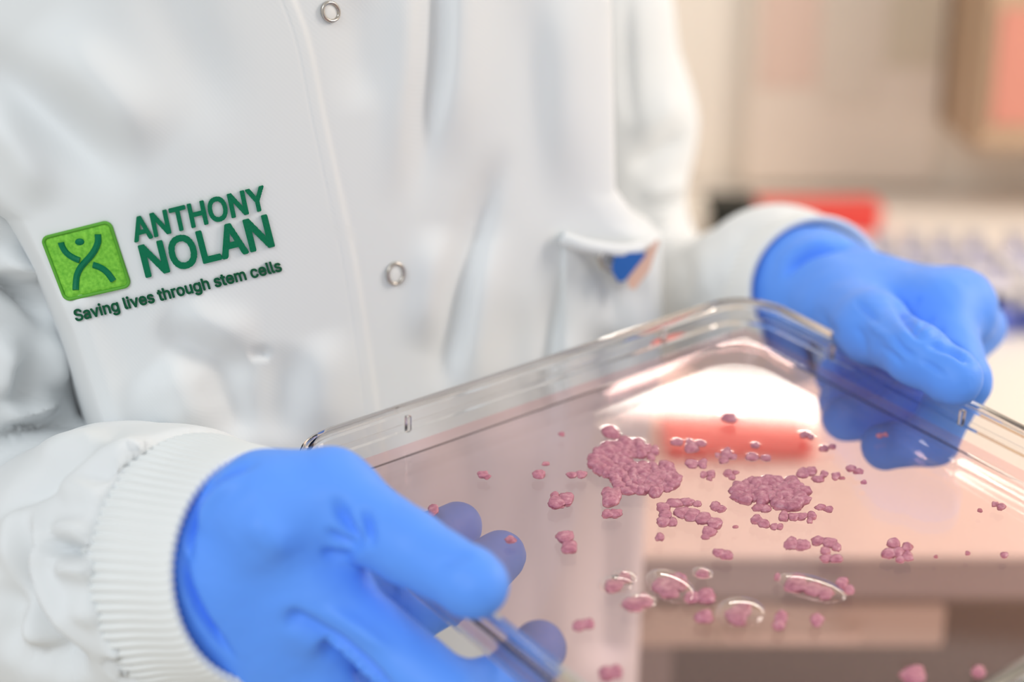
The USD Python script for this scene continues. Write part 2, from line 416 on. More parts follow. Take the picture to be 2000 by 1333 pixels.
# things on the bench
def tray(name, x0, x1, y0, y1, hgt, m, label, cat):
    t = thing(name, label, cat, ((x0 + x1) / 2, (y0 + y1) / 2, BENCH_Z))
    z = BENCH_Z + 0.0005
    obj('body', bx((x0, y0, z), (x1, y1, z + hgt * 0.72), 0.004), m, t)
    obj('lid', bx((x0 - 0.003, y0 - 0.003, z + hgt * 0.72 + 0.0003), (x1 + 0.003, y1 + 0.003, z + hgt), 0.004), m, t)


tray('storage_box', px_at(1490, 1.56), px_at(1722, 1.56), 1.56, 1.60, 0.027, M_red, 'red plastic storage box on the bench behind the sleeve of the raised forearm', 'box')
tray('pipette_box', px_at(1300, 1.06), px_at(1570, 1.06), 1.03, 1.09, 0.009, M_red, 'red plastic box lying on the bench, seen through the pink dish', 'box')
tray('instrument_case', px_at(1388, 1.50), px_at(1475, 1.50), 1.50, 1.54, 0.048, M_black, 'black instrument case on the bench behind the elbow of the coat', 'case')
tray('storage_box', px_at(1300, 1.46), px_at(1383, 1.46), 1.49, 1.53, 0.046, M_cream, 'cream plastic box beside the black instrument case on the bench', 'box')

tube_proto = None
def tube_rack(x0, y0, w, d, label, group, where, ncol, nrow):
    global tube_proto
    t = thing('tube_rack', label, 'rack', (x0 + w / 2, y0 + d / 2, BENCH_Z))
    z = BENCH_Z + 0.0004
    obj('base', bx((x0, y0, z), (x0 + w, y0 + d, z + 0.022), 0.003), M_blue, t, label='blue base')
    obj('end_wall', bx((x0, y0 + 0.001, z + 0.0222), (x0 + 0.004, y0 + d - 0.001, z + 0.036)), M_white, t)
    obj('end_wall', bx((x0 + w - 0.004, y0 + 0.001, z + 0.0222), (x0 + w, y0 + d - 0.001, z + 0.036)), M_white, t)
    obj('top_plate', bx((x0, y0, z + 0.0362), (x0 + w, y0 + d, z + 0.039)), M_white, t, label='white top plate')
    for r in range(nrow):
        for c in range(ncol):
            x = x0 + w * (c + 0.5) / ncol; y = y0 + d * (r + 0.5) / nrow
            cap_label = 'grey capped tube, %s row of the %s, %s from its left' % (('front', 'middle', 'back')[r], where, ('first', 'second', 'third', 'fourth', 'fifth', 'sixth')[c])
            if tube_proto is None:
                tube_proto = thing('sample_tube', cap_label, 'tube', (x, y, z + 0.0392), group)
                cyl = trimesh.creation.cylinder(0.0062, 0.009, sections=16); cyl.apply_translation((x, y, z + 0.0392 + 0.0046))
                cap = trimesh.creation.cylinder(0.0072, 0.008, sections=16); cap.apply_translation((x, y, z + 0.0392 + 0.0133))
                obj('body', cyl, M_lilac, tube_proto); obj('cap', cap, M_cap, tube_proto, label='grey cap')
            else:
                x_ = UsdGeom.Xform.Define(stage, path_of('sample_tube')); x_.GetPrim().GetReferences().AddInternalReference(tube_proto.GetPath())
                x_.GetPrim().SetInstanceable(True)
                x_.GetPrim().GetAttribute('xformOp:translate').Set(Gf.Vec3d(x, y, z + 0.0392))
                tag(x_.GetPrim(), cap_label, 'tube', group)


tube_rack(px_at(1600, 1.3), 1.275, 0.155, 0.12, 'white tube rack with a blue base just behind the far glove', 'tubes in the rack behind the far glove', 'rack behind the glove', 6, 3)
tube_rack(px_at(1600, 1.3) + 0.165, 1.275, 0.155, 0.12, 'white tube rack with a blue base at the right edge of the picture', 'tubes in the rack at the right edge', 'rack at picture edge', 6, 3)

# ------------------------------------------------------------------ the square dish (fitted to the photograph: 245 mm, corner radius about 20 mm)
W = 0.245
RM = np.array([[0.78800555, 0.61463447, -0.03566115], [-0.24912584, 0.37129447, 0.89447008], [0.56301294, -0.69596328, 0.44570343]])
TM = np.array([-0.08608891, 0.03829895, 0.62559523])
CAM_AX = np.stack([RIGHT, DOWN, FWD])           # rows


def dw(q):
    """dish coordinates (u along the far left side, v along the near left side, w up) to the world"""
    q = np.asarray(q, float) * [1, 1, -1]
    return (q @ RM.T + TM) @ CAM_AX + CAM


def on(px, py, w):
    """the place seen at (px, py) on the plane w of the dish, in dish coordinates"""
    n = RM[:, 2]; px, py = np.asarray(px, float), np.asarray(py, float)
    d = np.stack([(px - 1000) / FPX, (py - 666.5) / FPX, np.ones_like(px)], -1)
    z = (n @ TM - w) / (d @ n)
    return ((d * z[..., None] - TM) @ RM) * [1, 1, -1]


def onw(px, py, w): return dw(on(px, py, w))


def round_square(off, r=0.022, n=14):
    """loop around the dish at an offset inwards"""
    out = []; r = max(r - off, 0.004)
    for k, (cx, cy) in enumerate(((W - off - r, W - off - r), (off + r, W - off - r), (off + r, off + r), (W - off - r, off + r))):
        a = np.linspace(k * np.pi / 2, (k + 1) * np.pi / 2, n)
        out.append(np.stack([cx + r * np.cos(a), cy + r * np.sin(a)], 1))
    return np.vstack(out)


def loft(profile, closed=True):
    loops = [np.c_[round_square(o), np.full(56, z)] for o, z in profile]
    v = np.vstack(loops); f = grid_faces(len(profile), 56, True)
    if closed:
        b = (len(profile) - 1) * 56; i = np.arange(56); j = (i + 1) % 56
        f = np.vstack([f, np.stack([b + i, b + j, j, i], 1)])
    m = trimesh.Trimesh(dw(v), np.vstack([f[:, [0, 1, 2]], f[:, [0, 2, 3]]]), process=False)
    trimesh.repair.fix_normals(m)
    return m


def slab(off, z0, z1, r=0.0):
    poly = sg.Polygon(round_square(off))
    m = trimesh.creation.extrude_polygon(poly, z1 - z0); m.apply_translation((0, 0, z0))
    m.vertices = dw(m.vertices); trimesh.repair.fix_normals(m); return m


DISH_H = 0.0212
dish = thing('culture_dish', 'large square clear plastic culture dish held in both blue gloves', 'dish', dw((W / 2, W / 2, -DISH_H)))
wall_profile = [(0.0, 0.0), (0.0, -0.0035), (0.0010, -0.0042), (0.0012, -0.0080), (0.0004, -0.0084), (0.0004, -0.0108), (0.0016, -0.0116), (0.0022, -0.0188), (0.0030, -0.0212),
                (0.0048, -0.0212), (0.0044, -0.0186), (0.0040, -0.0112), (0.0034, -0.0104), (0.0030, -0.0042), (0.0020, -0.0008), (0.0016, 0.0)]
obj('side_wall', loft(wall_profile), M_plastic, dish, smooth=35)
obj('rim', loft([(-0.0010, -0.0002), (-0.0010, -0.0030), (-0.0002, -0.0034), (-0.0002, -0.0002)]), M_plastic, dish, smooth=35)
obj('base', slab(0.0049, -0.0210, -0.0196), M_plate, dish, smooth=False)
for s, side in ((0.055, 0), (0.19, 0), (0.055, 1), (0.125, 1), (0.19, 1), (0.055, 2), (0.19, 2), (0.06, 3), (0.19, 3)):
    q = {0: ((s - 0.0012, 0.0032, -0.0102), (s + 0.0012, 0.0052, -0.0032)), 1: ((W - 0.0052, s - 0.0012, -0.0102), (W - 0.0032, s + 0.0012, -0.0032)),
         2: ((0.0032, s - 0.0012, -0.0102), (0.0052, s + 0.0012, -0.0032)), 3: ((s - 0.0012, W - 0.0052, -0.0102), (s + 0.0012, W - 0.0032, -0.0032))}[side]
    m = bx(*q, 0.0005); m.vertices = dw(m.vertices); trimesh.repair.fix_normals(m)
    obj('stacking_rib', m, M_plastic, dish, smooth=40)
MED_W = -0.0165

# ------------------------------------------------------------------ the tissue pieces (photograph places: x, y, half width, half height in pixels)
FLECKS = []
def clump(label, grains, group=None, pack=None):
    FLECKS.append((label, grains, group, pack))


exec_list = [
    ('broad bumpy pink tissue mat with many grains, the largest piece in the dish', None, [(1160, 892), (1187, 880), (1232, 904), (1308, 914), (1326, 934), (1312, 955), (1272, 962), (1222, 962), (1188, 930), (1162, 908)]),
    ('curved pink tissue strip lying just behind the largest tissue mat', None, [(1168, 880), (1200, 866), (1250, 864), (1256, 884), (1240, 894), (1200, 886)]),
    ('second largest tissue mat, a purple pink cluster near the middle of the dish', None, [(1436, 946), (1462, 937), (1548, 941), (1573, 954), (1570, 978), (1540, 994), (1505, 976), (1446, 977)]),
]
for lab, _, poly in exec_list: clump(lab, None, pack=poly)
for lab, gr in [
    ('small knobbly tissue block at the right end of the curved pink strip', [(1264, 876, 9, 10), (1278, 880, 9, 9), (1272, 892, 9, 7)]),
    ('round pink tissue piece behind the curved strip, close under the bright lamp reflection', [(1190, 842, 14, 12), (1200, 848, 12, 9)]),
    ('round pink tissue ball just below the left end of the largest mat', [(1193, 972, 18, 16), (1202, 964, 13, 12), (1186, 962, 11, 10)]),
    ('flat pink piece directly below the round tissue ball under the largest mat', [(1188, 1003, 13, 8), (1204, 1002, 12, 8)]),
    ('thin pink flake with a bright rim left of the largest tissue mat', [(1118, 927, 12, 6), (1136, 926, 11, 7)]),
    ('oval pink fragment with a glossy rim between the lone oval and the thin flake', [(1052, 926, 13, 8)]),
    ('tiny pink oval just above the glossy rimmed fragment on the left', [(1066, 905, 8, 4)]),
    ('lone pink oval fragment farthest left, above the near thumb', [(943, 926, 10, 7), (952, 930, 7, 5)]),
    ('tiny pink dot beside the left end of the bright lamp reflection', [(1097, 847, 6, 4)]),
    ('pale pink heart shaped piece left of the round tissue ball', [(1088, 982, 18, 11), (1107, 974, 14, 13), (1084, 966, 8, 7)]),
    ('pair of very pale blurred lumps below the heart shaped piece', [(1104, 1048, 17, 12), (1112, 1068, 16, 13)]),
    ('smooth mauve bead alone just in front of the bright lamp reflection', [(1425, 815, 15, 9)]),
    ('ragged dark pink trio with a shiny drop, right of the largest mat', [(1322, 863, 13, 7), (1350, 874, 15, 9), (1368, 866, 12, 6), (1346, 862, 7, 6)]),
    ('ragged dark fragment with a small satellite in the row behind the middle', [(1402, 888, 6, 5), (1420, 886, 11, 10), (1414, 899, 10, 6), (1432, 892, 8, 5)]),
    ('double dark pink lump below the ragged trio with a shiny drop', [(1351, 906, 13, 8), (1372, 906, 10, 9)]),
    ('dark pink bow tie shaped fragment below the double lump', [(1375, 926, 8, 6), (1389, 925, 9, 7), (1386, 933, 6, 5)]),
    ('dark forked fragment right of the bow tie shaped one', [(1422, 924, 9, 7), (1430, 931, 7, 6), (1437, 922, 7, 4)]),
    ('small dark half disc fragment standing alone behind the shiny dark cup', [(1475, 869, 9, 6)]),
    ('small dark cup shaped fragment with a shiny drop inside', [(1469, 892, 13, 8)]),
    ('dark pointed chip touching the cup shaped fragment', [(1496, 894, 11, 6)]),
    ('pale brownish slanted bead near the shadow of the far palm', [(1572, 848, 10, 6), (1584, 853, 7, 5)]),
    ('two dark touching grains alone in front of the far hand', [(1609, 875, 9, 6), (1625, 872, 8, 5)]),
    ('large dark angular fragment left of the far finger seen through the dish', [(1568, 924, 12, 9), (1584, 920, 11, 8)]),
    ('dark hooked fragment touching the large angular one', [(1598, 935, 12, 6), (1609, 925, 8, 7)]),
    ('small dark fragment with a thin tail right of the hooked one', [(1633, 929, 9, 7), (1645, 933, 6, 3)]),
    ('dark flat pair of flakes close in front of the far fingertip', [(1662, 914, 10, 6), (1677, 920, 10, 5)]),
    ('tiny dark oval just below the flat pair of flakes', [(1687, 941, 6, 4)]),
    ('small dark star shaped flake touching the far fingertip outline', [(1718, 850, 7, 5), (1729, 848, 6, 4)]),
    ('purple capsule shaped piece directly below the second largest mat', [(1482, 991, 12, 7), (1496, 993, 11, 7)]),
    ('thick slanted purple piece with a bright lower rim below the capsule', [(1478, 1014, 12, 9), (1491, 1022, 11, 8)]),
    ('small purple lump right of the thick slanted piece', [(1512, 1028, 8, 7), (1523, 1028, 7, 6)]),
    ('crooked chain of purple lumps right of the capsule shaped piece', [(1531, 1008, 10, 10), (1550, 1009, 11, 7), (1566, 1008, 11, 7), (1586, 1006, 9, 8), (1582, 1016, 6, 6)]),
    ('purple flake pointing right at the end of the crooked chain', [(1603, 990, 10, 6), (1618, 994, 9, 6)]),
    ('broad forked purple mass left of the second largest mat', [(1296, 990, 14, 9), (1318, 982, 17, 8), (1342, 980, 15, 7), (1362, 983, 9, 6), (1300, 1004, 12, 10), (1297, 1019, 14, 9), (1313, 1019, 10, 8), (1332, 1001, 15, 10), (1352, 1006, 16, 12), (1374, 1012, 15, 12), (1396, 1022, 15, 11), (1385, 1038, 14, 9), (1378, 1047, 8, 6)]),
    ('lone purple crumb at the right tip of the broad forked mass', [(1398, 988, 10, 9), (1409, 993, 9, 7)]),
    ('small grey pink drop below the broad forked mass', [(1289, 1048, 9, 8)]),
    ('tiny grey seed between the forked mass and the slanted piece', [(1437, 1028, 6, 3)]),
    ('pink wedge fragment with a dark back edge below the forked mass', [(1404, 1080, 12, 8), (1420, 1084, 12, 9)]),
    ('blurred double purple lump below the crooked chain', [(1545, 1062, 14, 11), (1568, 1064, 15, 10)]),
    ('blurred curled purple piece right of the double lump', [(1598, 1056, 14, 8), (1620, 1060, 14, 9), (1634, 1068, 9, 8), (1612, 1076, 10, 8), (1614, 1090, 12, 8), (1634, 1091, 13, 8)]),
    ('flower shaped purple clump standing alone on the right', [(1745, 1060, 13, 9), (1736, 1080, 14, 10), (1754, 1078, 12, 10), (1772, 1068, 11, 9), (1772, 1086, 11, 9), (1758, 1092, 9, 7)]),
    ('small purple flake near the right wall of the dish', [(1944, 984, 7, 5), (1956, 989, 9, 6)]),
    ('tiny red dot left of the flake near the right wall', [(1914, 996, 5, 4)]),
    ('tiny pink speck between the flower clump and the right edge', [(1890, 1080, 5, 4)]),
    ('small pink crumb close to the right edge of the picture', [(1962, 1084, 8, 6)]),
    ('tiniest grey speck right of the flower shaped clump', [(1828, 1087, 4, 3)]),
    ('blurred pink ring shaped lump at the shaded coat edge', [(1196, 1144, 16, 13), (1208, 1140, 10, 9)]),
    ('blurred pink bead behind the ring shaped lump at the coat edge', [(1220, 1128, 13, 11)]),
    ('blurred pink oval with a dark wet ring, leftmost on the dark reflection', [(1236, 1180, 20, 13), (1256, 1174, 18, 13)]),
    ('large blurred pink drop with a dark back rim on the grey band', [(1296, 1144, 22, 17), (1322, 1138, 22, 18), (1308, 1156, 18, 12)]),
    ('small blurred drop right behind the large drop on the grey band', [(1372, 1120, 13, 9)]),
    ('blurred pink pair in front of the large drop on the grey band', [(1352, 1166, 17, 12), (1380, 1164, 18, 15)]),
    ('small blurred pink drop in front of the blurred pair', [(1375, 1205, 18, 13)]),
    ('bright round blurred pink drop with a wide wet halo', [(1440, 1202, 21, 20), (1451, 1192, 17, 15)]),
    ('faint blurred pink smudge right of the bright round drop', [(1526, 1205, 13, 12), (1522, 1220, 13, 11)]),
    ('faint round blurred bead right of the faint smudge', [(1596, 1210, 13, 12)]),
    ('long blurred pink pair under a wet ring right of the large drop', [(1556, 1140, 22, 17), (1588, 1150, 18, 14), (1612, 1158, 16, 13)]),
    ('small blurred pink tail right of the long pair', [(1646, 1138, 12, 11), (1658, 1152, 11, 9)]),
    ('tiny blurred pink dot left of the long pair', [(1519, 1126, 7, 7)]),
    ('pale blurred oval in front of the near fingertip', [(1130, 1222, 13, 10), (1148, 1218, 13, 10)]),
    ('pale blurred lump at the bottom edge beside the dark reflection', [(1186, 1316, 17, 14), (1204, 1312, 14, 13)]),
    ('blurred pink drop at the bottom edge on the dark reflection', [(1785, 1318, 24, 18)]),
    ('orange pink blurred drop in the near corner of the dish', [(1912, 1312, 14, 12)]),
    ('tiny pale drop right over the middle fingertip of the near hand', [(997, 1053, 11, 7)]),
    ('pale glassy drop beside the ring fingertip of the near hand', [(846, 996, 11, 11)]),
]: clump(lab, gr)

grain_uv = []                                   # (u, v, radius) of all grains, for the meniscus
ico = trimesh.creation.icosphere(2, 1.0)
ico.vertices = np.sign(ico.vertices) * np.abs(ico.vertices) ** [0.9, 0.9, 0.8]
for label, grains, group, pack in FLECKS:
    if grains is None:
        poly = sg.Polygon(pack); x0, y0, x1, y1 = poly.bounds; pts = []; tries = 0
        while tries < 4000:
            tries += 1
            x, y = rng.uniform(x0, x1), rng.uniform(y0, y1)
            if poly.contains(sg.Point(x, y)) and all(((x - a) / 1.35) ** 2 + (y - b) ** 2 > 8.2 ** 2 for a, b, _, _ in pts):
                pts.append((x, y, rng.uniform(10, 17), rng.uniform(7, 11)))
        grains = pts
    uvw = [on(x, y, MED_W) for x, y, _, _ in grains]
    c = np.mean(uvw, 0)
    t = thing('tissue_clump', label, 'tissue', dw([c[0], c[1], MED_W - 0.0015]), group)
    film = []
    for (x, y, rx, ry), q in zip(grains, uvw):
        e1 = on(x + rx, y, MED_W) - q; e2 = on(x, y + ry, MED_W) - q
        hgt = min((0.34 if pack is not None else 0.22) * (np.linalg.norm(e1) + np.linalg.norm(e2))  , 0.0026) * rng.uniform(0.75, 1.0)
        v = ico.vertices.copy()
        seed = int(rng.integers(1e6)); nz = meshkit.fbm(v * 1.6 + seed % 97, 3, seed) - 0.5
        v = v * (1 + np.where(np.abs(v[:, 2]) < 0.6, 0.85, 0.45) * nz)[:, None]
        lump = 1 + 0.07 * np.sin(3 * np.arctan2(v[:, 1], v[:, 0]) + seed % 7)
        pos = q + v[:, :1] * lump[:, None] * e1 + v[:, 1:2] * lump[:, None] * e2
        pos[:, 2] = MED_W - 0.0004 + hgt * np.where(v[:, 2] > 0, 1.0, 0.5) * v[:, 2]
        m = trimesh.Trimesh(dw(pos), ico.faces, process=False); trimesh.repair.fix_normals(m)
        obj('grain', m, M_tissue, t, smooth=True)
        if 'wet' in label or 'large blurred' in label or 'small blurred drop' in label or 'ring shaped' in label:
            film.append((q, np.linalg.norm(e1), np.linalg.norm(e2), hgt))
        grain_uv.append((q[0], q[1], 0.5 * (np.linalg.norm(e1) + np.linalg.norm(e2)), hgt))
    if film:                                    # a bead of liquid standing over the piece
        r_ = max(max(a_, b_) for _, a_, b_, _ in film); mid = np.mean([f_[0] for f_ in film], 0)
        spread_ = max(np.linalg.norm(f_[0] - mid) for f_ in film)
        ax_ = (film[-1][0] - film[0][0])[:2]; n_ax = np.linalg.norm(ax_)
        ax_ = ax_ / n_ax if n_ax > 1e-6 else np.array([1.0, 0.0]); pr_ = np.array([-ax_[1], ax_[0]])
        cap_ = trimesh.creation.icosphere(3, 1.0); v = cap_.vertices
        A_, B_ = spread_ + r_ * 1.3, r_ * 1.35
        pos = np.empty_like(v); pos[:, :2] = mid[:2] + v[:, :1] * A_ * ax_ + v[:, 1:2] * B_ * pr_
        pos[:, 2] = MED_W + 0.00005 + np.where(v[:, 2] > 0, max(f_[3] for f_ in film) * 1.15, 0.0002) * v[:, 2]
        m = trimesh.Trimesh(dw(pos), cap_.faces, process=False); trimesh.repair.fix_normals(m)
        obj('wet_film', m, M_wet, t, smooth=True, label='clear wet ring')

# (the wet films are built with their clumps above)
# the medium: a shallow pink layer whose surface climbs the wall and every grain
nu = 300
uu, vv = np.meshgrid(np.linspace(0.0056, W - 0.0056, nu), np.linspace(0.0056, W - 0.0056, nu), indexing='ij')
rise = np.zeros_like(uu)
for u, v, r, hh in grain_uv:
    s = max(r * 1.2, 0.0010)
    i0, i1 = np.searchsorted(uu[:, 0], [u - 4 * s, u + 4 * s]); j0, j1 = np.searchsorted(vv[0], [v - 4 * s, v + 4 * s])
    d = np.hypot(uu[i0:i1, j0:j1] - u, vv[i0:i1, j0:j1] - v)
    rise[i0:i1, j0:j1] = np.maximum(rise[i0:i1, j0:j1], 0.06 * hh * np.exp(-np.maximum(d - 0.7 * r, 0) / (s * 0.45)))
edge = np.minimum(np.minimum(uu, W - uu), np.minimum(vv, W - vv)) - 0.0056
wv = MED_W + rise + 0.0018 * np.exp(-edge / 0.0016)
top = np.stack([uu, vv, wv], -1).reshape(-1, 3); bot = np.stack([uu, vv, np.full_like(uu, -0.0193)], -1).reshape(-1, 3)
f = grid_faces(nu, nu); b = np.r_[np.arange(nu), np.arange(1, nu) * nu + nu - 1, (nu - 1) * nu + np.arange(nu - 2, -1, -1), np.arange(nu - 2, 0, -1) * nu]
c_ = np.roll(b, -1); N2 = nu * nu
# only the rim of the lower face is kept fine: the lower face itself is one quad
cor = np.array([0, nu - 1, N2 - 1, N2 - nu])
fq = np.vstack([f, np.stack([b, c_, c_ + N2, b + N2], 1)])
med = trimesh.Trimesh(dw(np.vstack([top, bot])), np.vstack([fq[:, [0, 1, 2]], fq[:, [0, 2, 3]], np.array([[cor[0], cor[1], cor[2]], [cor[0], cor[2], cor[3]]]) + N2]), process=False)
med.remove_unreferenced_vertices()
trimesh.repair.fix_normals(med)
obj('culture_medium', med, M_medium, smooth=30, label='shallow layer of clear pink liquid medium lying in the square dish', cat='liquid')

# ------------------------------------------------------------------ the person
person = thing('person', 'person in a white laboratory coat and blue gloves holding the square dish with both hands', 'person', (-0.12, 0.75, 0))

# coat front: a cloth surface given by depth over the picture of the photograph, closed by sides and a back
from scipy.interpolate import CubicSpline
TH = CubicSpline([-700, -300, 60, 300, 770, 1230, 1400, 1600], [0.66, 0.613, 0.5935, 0.5945, 0.655, 0.752, 0.80, 0.87])
def coat_z(px, py):
    v = (py - 666.5) / FPX
    return (TH(px) + 0.00003 * np.clip(py - 900, 0, 900)) / (CT - ST * v)
rows = np.r_[np.linspace(-900, -60, 60), np.linspace(-50, 1400, 240), np.linspace(1420, 2600, 50)]
pl = np.full(rows.shape, -300.0)
EDGE_Y, EDGE_X = [-900, 300, 370, 430, 560, 650, 860, 1100, 1400, 2600], [-260, -160, -60, 22, 84, 122, 190, 230, 270, 300]
pr = np.interp(rows, [-900, -300, 0, 380, 440, 470, 620, 900, 1333, 2600], [950, 1110, 1188, 1196, 1240, 1288, 1290, 1262, 1242, 1200])
ncol = 420
COAT_FOLDS = [
    ([(838, -260), (852, 0), (846, 120), (832, 210), (820, 310), (806, 440)], -0.0050, 24, 1), ([(800, -200), (806, 60), (795, 250), (770, 420)], 0.0035, 34, 1),
    ([(905, -200), (905, 60), (900, 220), (880, 360)], 0.0035, 36, 1),
    ([(1000, 270), (955, 360), (928, 450), (902, 550), (882, 660), (860, 800)], -0.0055, 24, 1), ([(965, 420), (950, 560), (940, 700), (930, 850)], 0.0045, 36, 1),
    ([(860, 430), (850, 560), (830, 700)], 0.0040, 34, 1),
    ([(1010, -100), (1040, 150), (1050, 330), (1030, 480)], -0.0025, 40, 1), ([(1105, -100), (1110, 200), (1090, 420)], 0.004, 45, 1),
    ([(690, -60), (694, 90), (706, 230)], -0.0018, 30, 1),
    ([(-80, 60), (60, 190), (180, 300), (270, 390)], -0.0050, 36, 1), ([(60, 40), (200, 180), (330, 300)], 0.0045, 50, 1), ([(-60, 200), (30, 300), (90, 420)], 0.004, 36, 1),
    ([(250, -200), (330, 0), (400, 180), (420, 300)], -0.0022, 50, 1),
    ([(290, 622), (360, 660), (430, 705), (520, 735)], -0.0035, 26, 1), ([(330, 600), (420, 640), (520, 655)], 0.0025, 30, 1),
    ([(390, 720), (455, 790), (470, 880)], -0.0035, 30, 1), ([(300, 700), (360, 790), (380, 870)], 0.0040, 42, 1), ([(560, 660), (550, 760), (545, 880)], -0.0025, 34, 1),
    ([(620, 640), (640, 740), (640, 880)], 0.0030, 36, 1), ([(480, 700), (510, 690), (530, 705)], -0.0015, 9, 1),
    ([(1110, 520), (1085, 600), (1075, 700), (1090, 900)], -0.004, 18, 1), ([(1010, 560), (1000, 700), (1000, 900)], -0.0025, 30, 1),
    ([(1180, 700), (1185, 950), (1180, 1250)], -0.010, 34, 0), ([(1130, 700), (1120, 950), (1110, 1250)], 0.003, 30, 0), ([(1040, 800), (1050, 1000), (1040, 1333)], -0.003, 26, 0),
    ([(900, 900), (930, 1100), (920, 1400)], -0.004, 36, 0), ([(820, 900), (840, 1100), (830, 1400)], 0.004, 40, 0),
    ([(150, 600), (190, 720), (240, 860)], 0.0025, 30, 0),
]
PLACKET = curve([(520, -900), (548, -60), (575, 0), (602, 75), (634, 230), (664, 370), (692, 500), (712, 620), (728, 730), (742, 830), (790, 1400), (800, 2000)], 120)
def placket_side(px, py): return px - np.interp(py, PLACKET[:, 1], PLACKET[:, 0])
def coat_front(px, py):
    h_ = 2.0 * folds(px, py, COAT_FOLDS, 1.3)
    s_ = placket_side(px, py)
    h_ = h_ + 0.0024 / (1 + np.exp(np.clip(s_ / 2.0, -40, 40))) - 0.0003 * np.exp(-((s_ + 26) / 2.5) ** 2)
    e_ = np.interp(py, EDGE_Y, EDGE_X) - px           # left of the side seam the front panel ends over the sleeve
    r_ = np.clip((np.asarray(py) - 360.0) / 150.0, 0, 1); r_ = r_ * r_ * (3 - 2 * r_)
    k_ = np.clip((e_ + 26.0) / 52.0, 0, 1)
    return coat_z(px, py) - h_ + 0.12 * r_ * k_ ** 2.2 + 0.006 * (1 - r_) * np.exp(-(e_ / 26.0) ** 2) * np.clip((np.asarray(py) - 150) / 200.0, 0, 1)


tt = np.linspace(0, 1, ncol)
PX = pl[:, None] + (pr - pl)[:, None] * tt; PY = np.broadcast_to(rows[:, None], PX.shape)
Z = coat_front(PX, PY)
for e, wd in ((PX - pl[:, None], 46.0), (pr[:, None] - PX, 60.0)):
    k = np.clip(1 - e / wd, 0, 1); Z = Z + (wd / 5000.0) * (1 - np.sqrt(1 - 0.98 * k * k))
front = U(PX, PY, Z)
def side(col, back): return np.stack([front[:, col] + np.array(d) for d in back], 1)
rt = side(-1, [(0.002, 0.012, 0), (-0.002, 0.035, 0), (-0.015, 0.07, 0)])
lt = side(0, [(0.02, 0.10, 0), (0.004, 0.05, 0), (-0.001, 0.018, 0)])
bk = np.linspace(0, 1, 12)[None, 1:-1, None]
back = rt[:, -1:] * (1 - bk) + lt[:, :1] * bk + np.array([0, 0.12, 0]) * np.sin(np.pi * bk)
ring = np.concatenate([front, rt, back, lt], 1); nr_, nc_ = ring.shape[:2]
fv = ring.reshape(-1, 3); ff = grid_faces(nr_, nc_, True)
caps = []
for r_, s_ in ((0, 1), (nr_ - 1, -1)):
    c0 = len(fv); fv = np.vstack([fv, ring[r_].mean(0)]); i = np.arange(nc_); j = (i + 1) % nc_
    caps.append(np.stack([np.full(nc_, c0), r_ * nc_ + i, r_ * nc_ + j], 1)[:, ::s_])
coat_mesh = trimesh.Trimesh(fv, np.vstack([ff[:, [0, 1, 2]], ff[:, [0, 2, 3]], *caps]), process=False)
trimesh.repair.fix_normals(coat_mesh)
coat = obj('laboratory_coat', coat_mesh, M_coat, person, smooth=True, label='white coat front')


def on_coat(px, py, lift=0.0): return U(px, py, coat_front(np.asarray(px, float), np.asarray(py, float)) - lift)


# snap fasteners: a metal ring with a white cap inside
for sx, sy in ((646, 23), (773, 535)):
    a = np.linspace(0, 2 * np.pi, 40, endpoint=False)
    rx, ry, rot = (15.5, 18.5, -0.35) if sy < 100 else (15.5, 20.0, 0.15)
    c0, s0 = math.cos(rot), math.sin(rot)
    ex, ey = rx * np.cos(a), ry * np.sin(a)
    ringp = on_coat(sx + ex * c0 - ey * s0, sy + ex * s0 + ey * c0, 0.0012)
    sn = obj('snap_fastener', sweep(ringp, 0.00072, 10, True), M_metal, coat, smooth=True, label='metal ring snap')
    rr = np.linspace(0.02, 0.9, 6)
    gx = (rr[:, None] * ex) * c0 - (rr[:, None] * ey) * s0; gy = (rr[:, None] * ex) * s0 + (rr[:, None] * ey) * c0
    g_ = on_coat(sx + gx, sy + gy, 0.0013 - 0.0006 * rr[:, None] ** 2)
    capm = trimesh.Trimesh(g_.reshape(-1, 3), (lambda q: np.vstack([q[:, [0, 1, 2]], q[:, [0, 2, 3]]]))(grid_faces(6, 40, True)), process=False)
    obj('snap_cap', capm, M_snap, coat, smooth=True)

# embroidery: emblem and lettering, stitched onto the coat
def affine_mesh(m, size, p0, px_, py_, lift, hgt):
    """a flat extruded mesh onto the coat: size (w, h) of its box goes to the sides px_ and py_ at p0"""
    v = m.vertices
    s = v[:, :1] / size[0]; t = v[:, 1:2] / size[1]
    q = np.array(p0) + s * np.array(px_) + t * np.array(py_)
    z = v[:, 2] / max(v[:, 2].max(), 1e-9)
    return trimesh.Trimesh(U(q[:, 0], q[:, 1], coat_front(q[:, 0], q[:, 1]) - lift - hgt * z), m.faces, process=False)


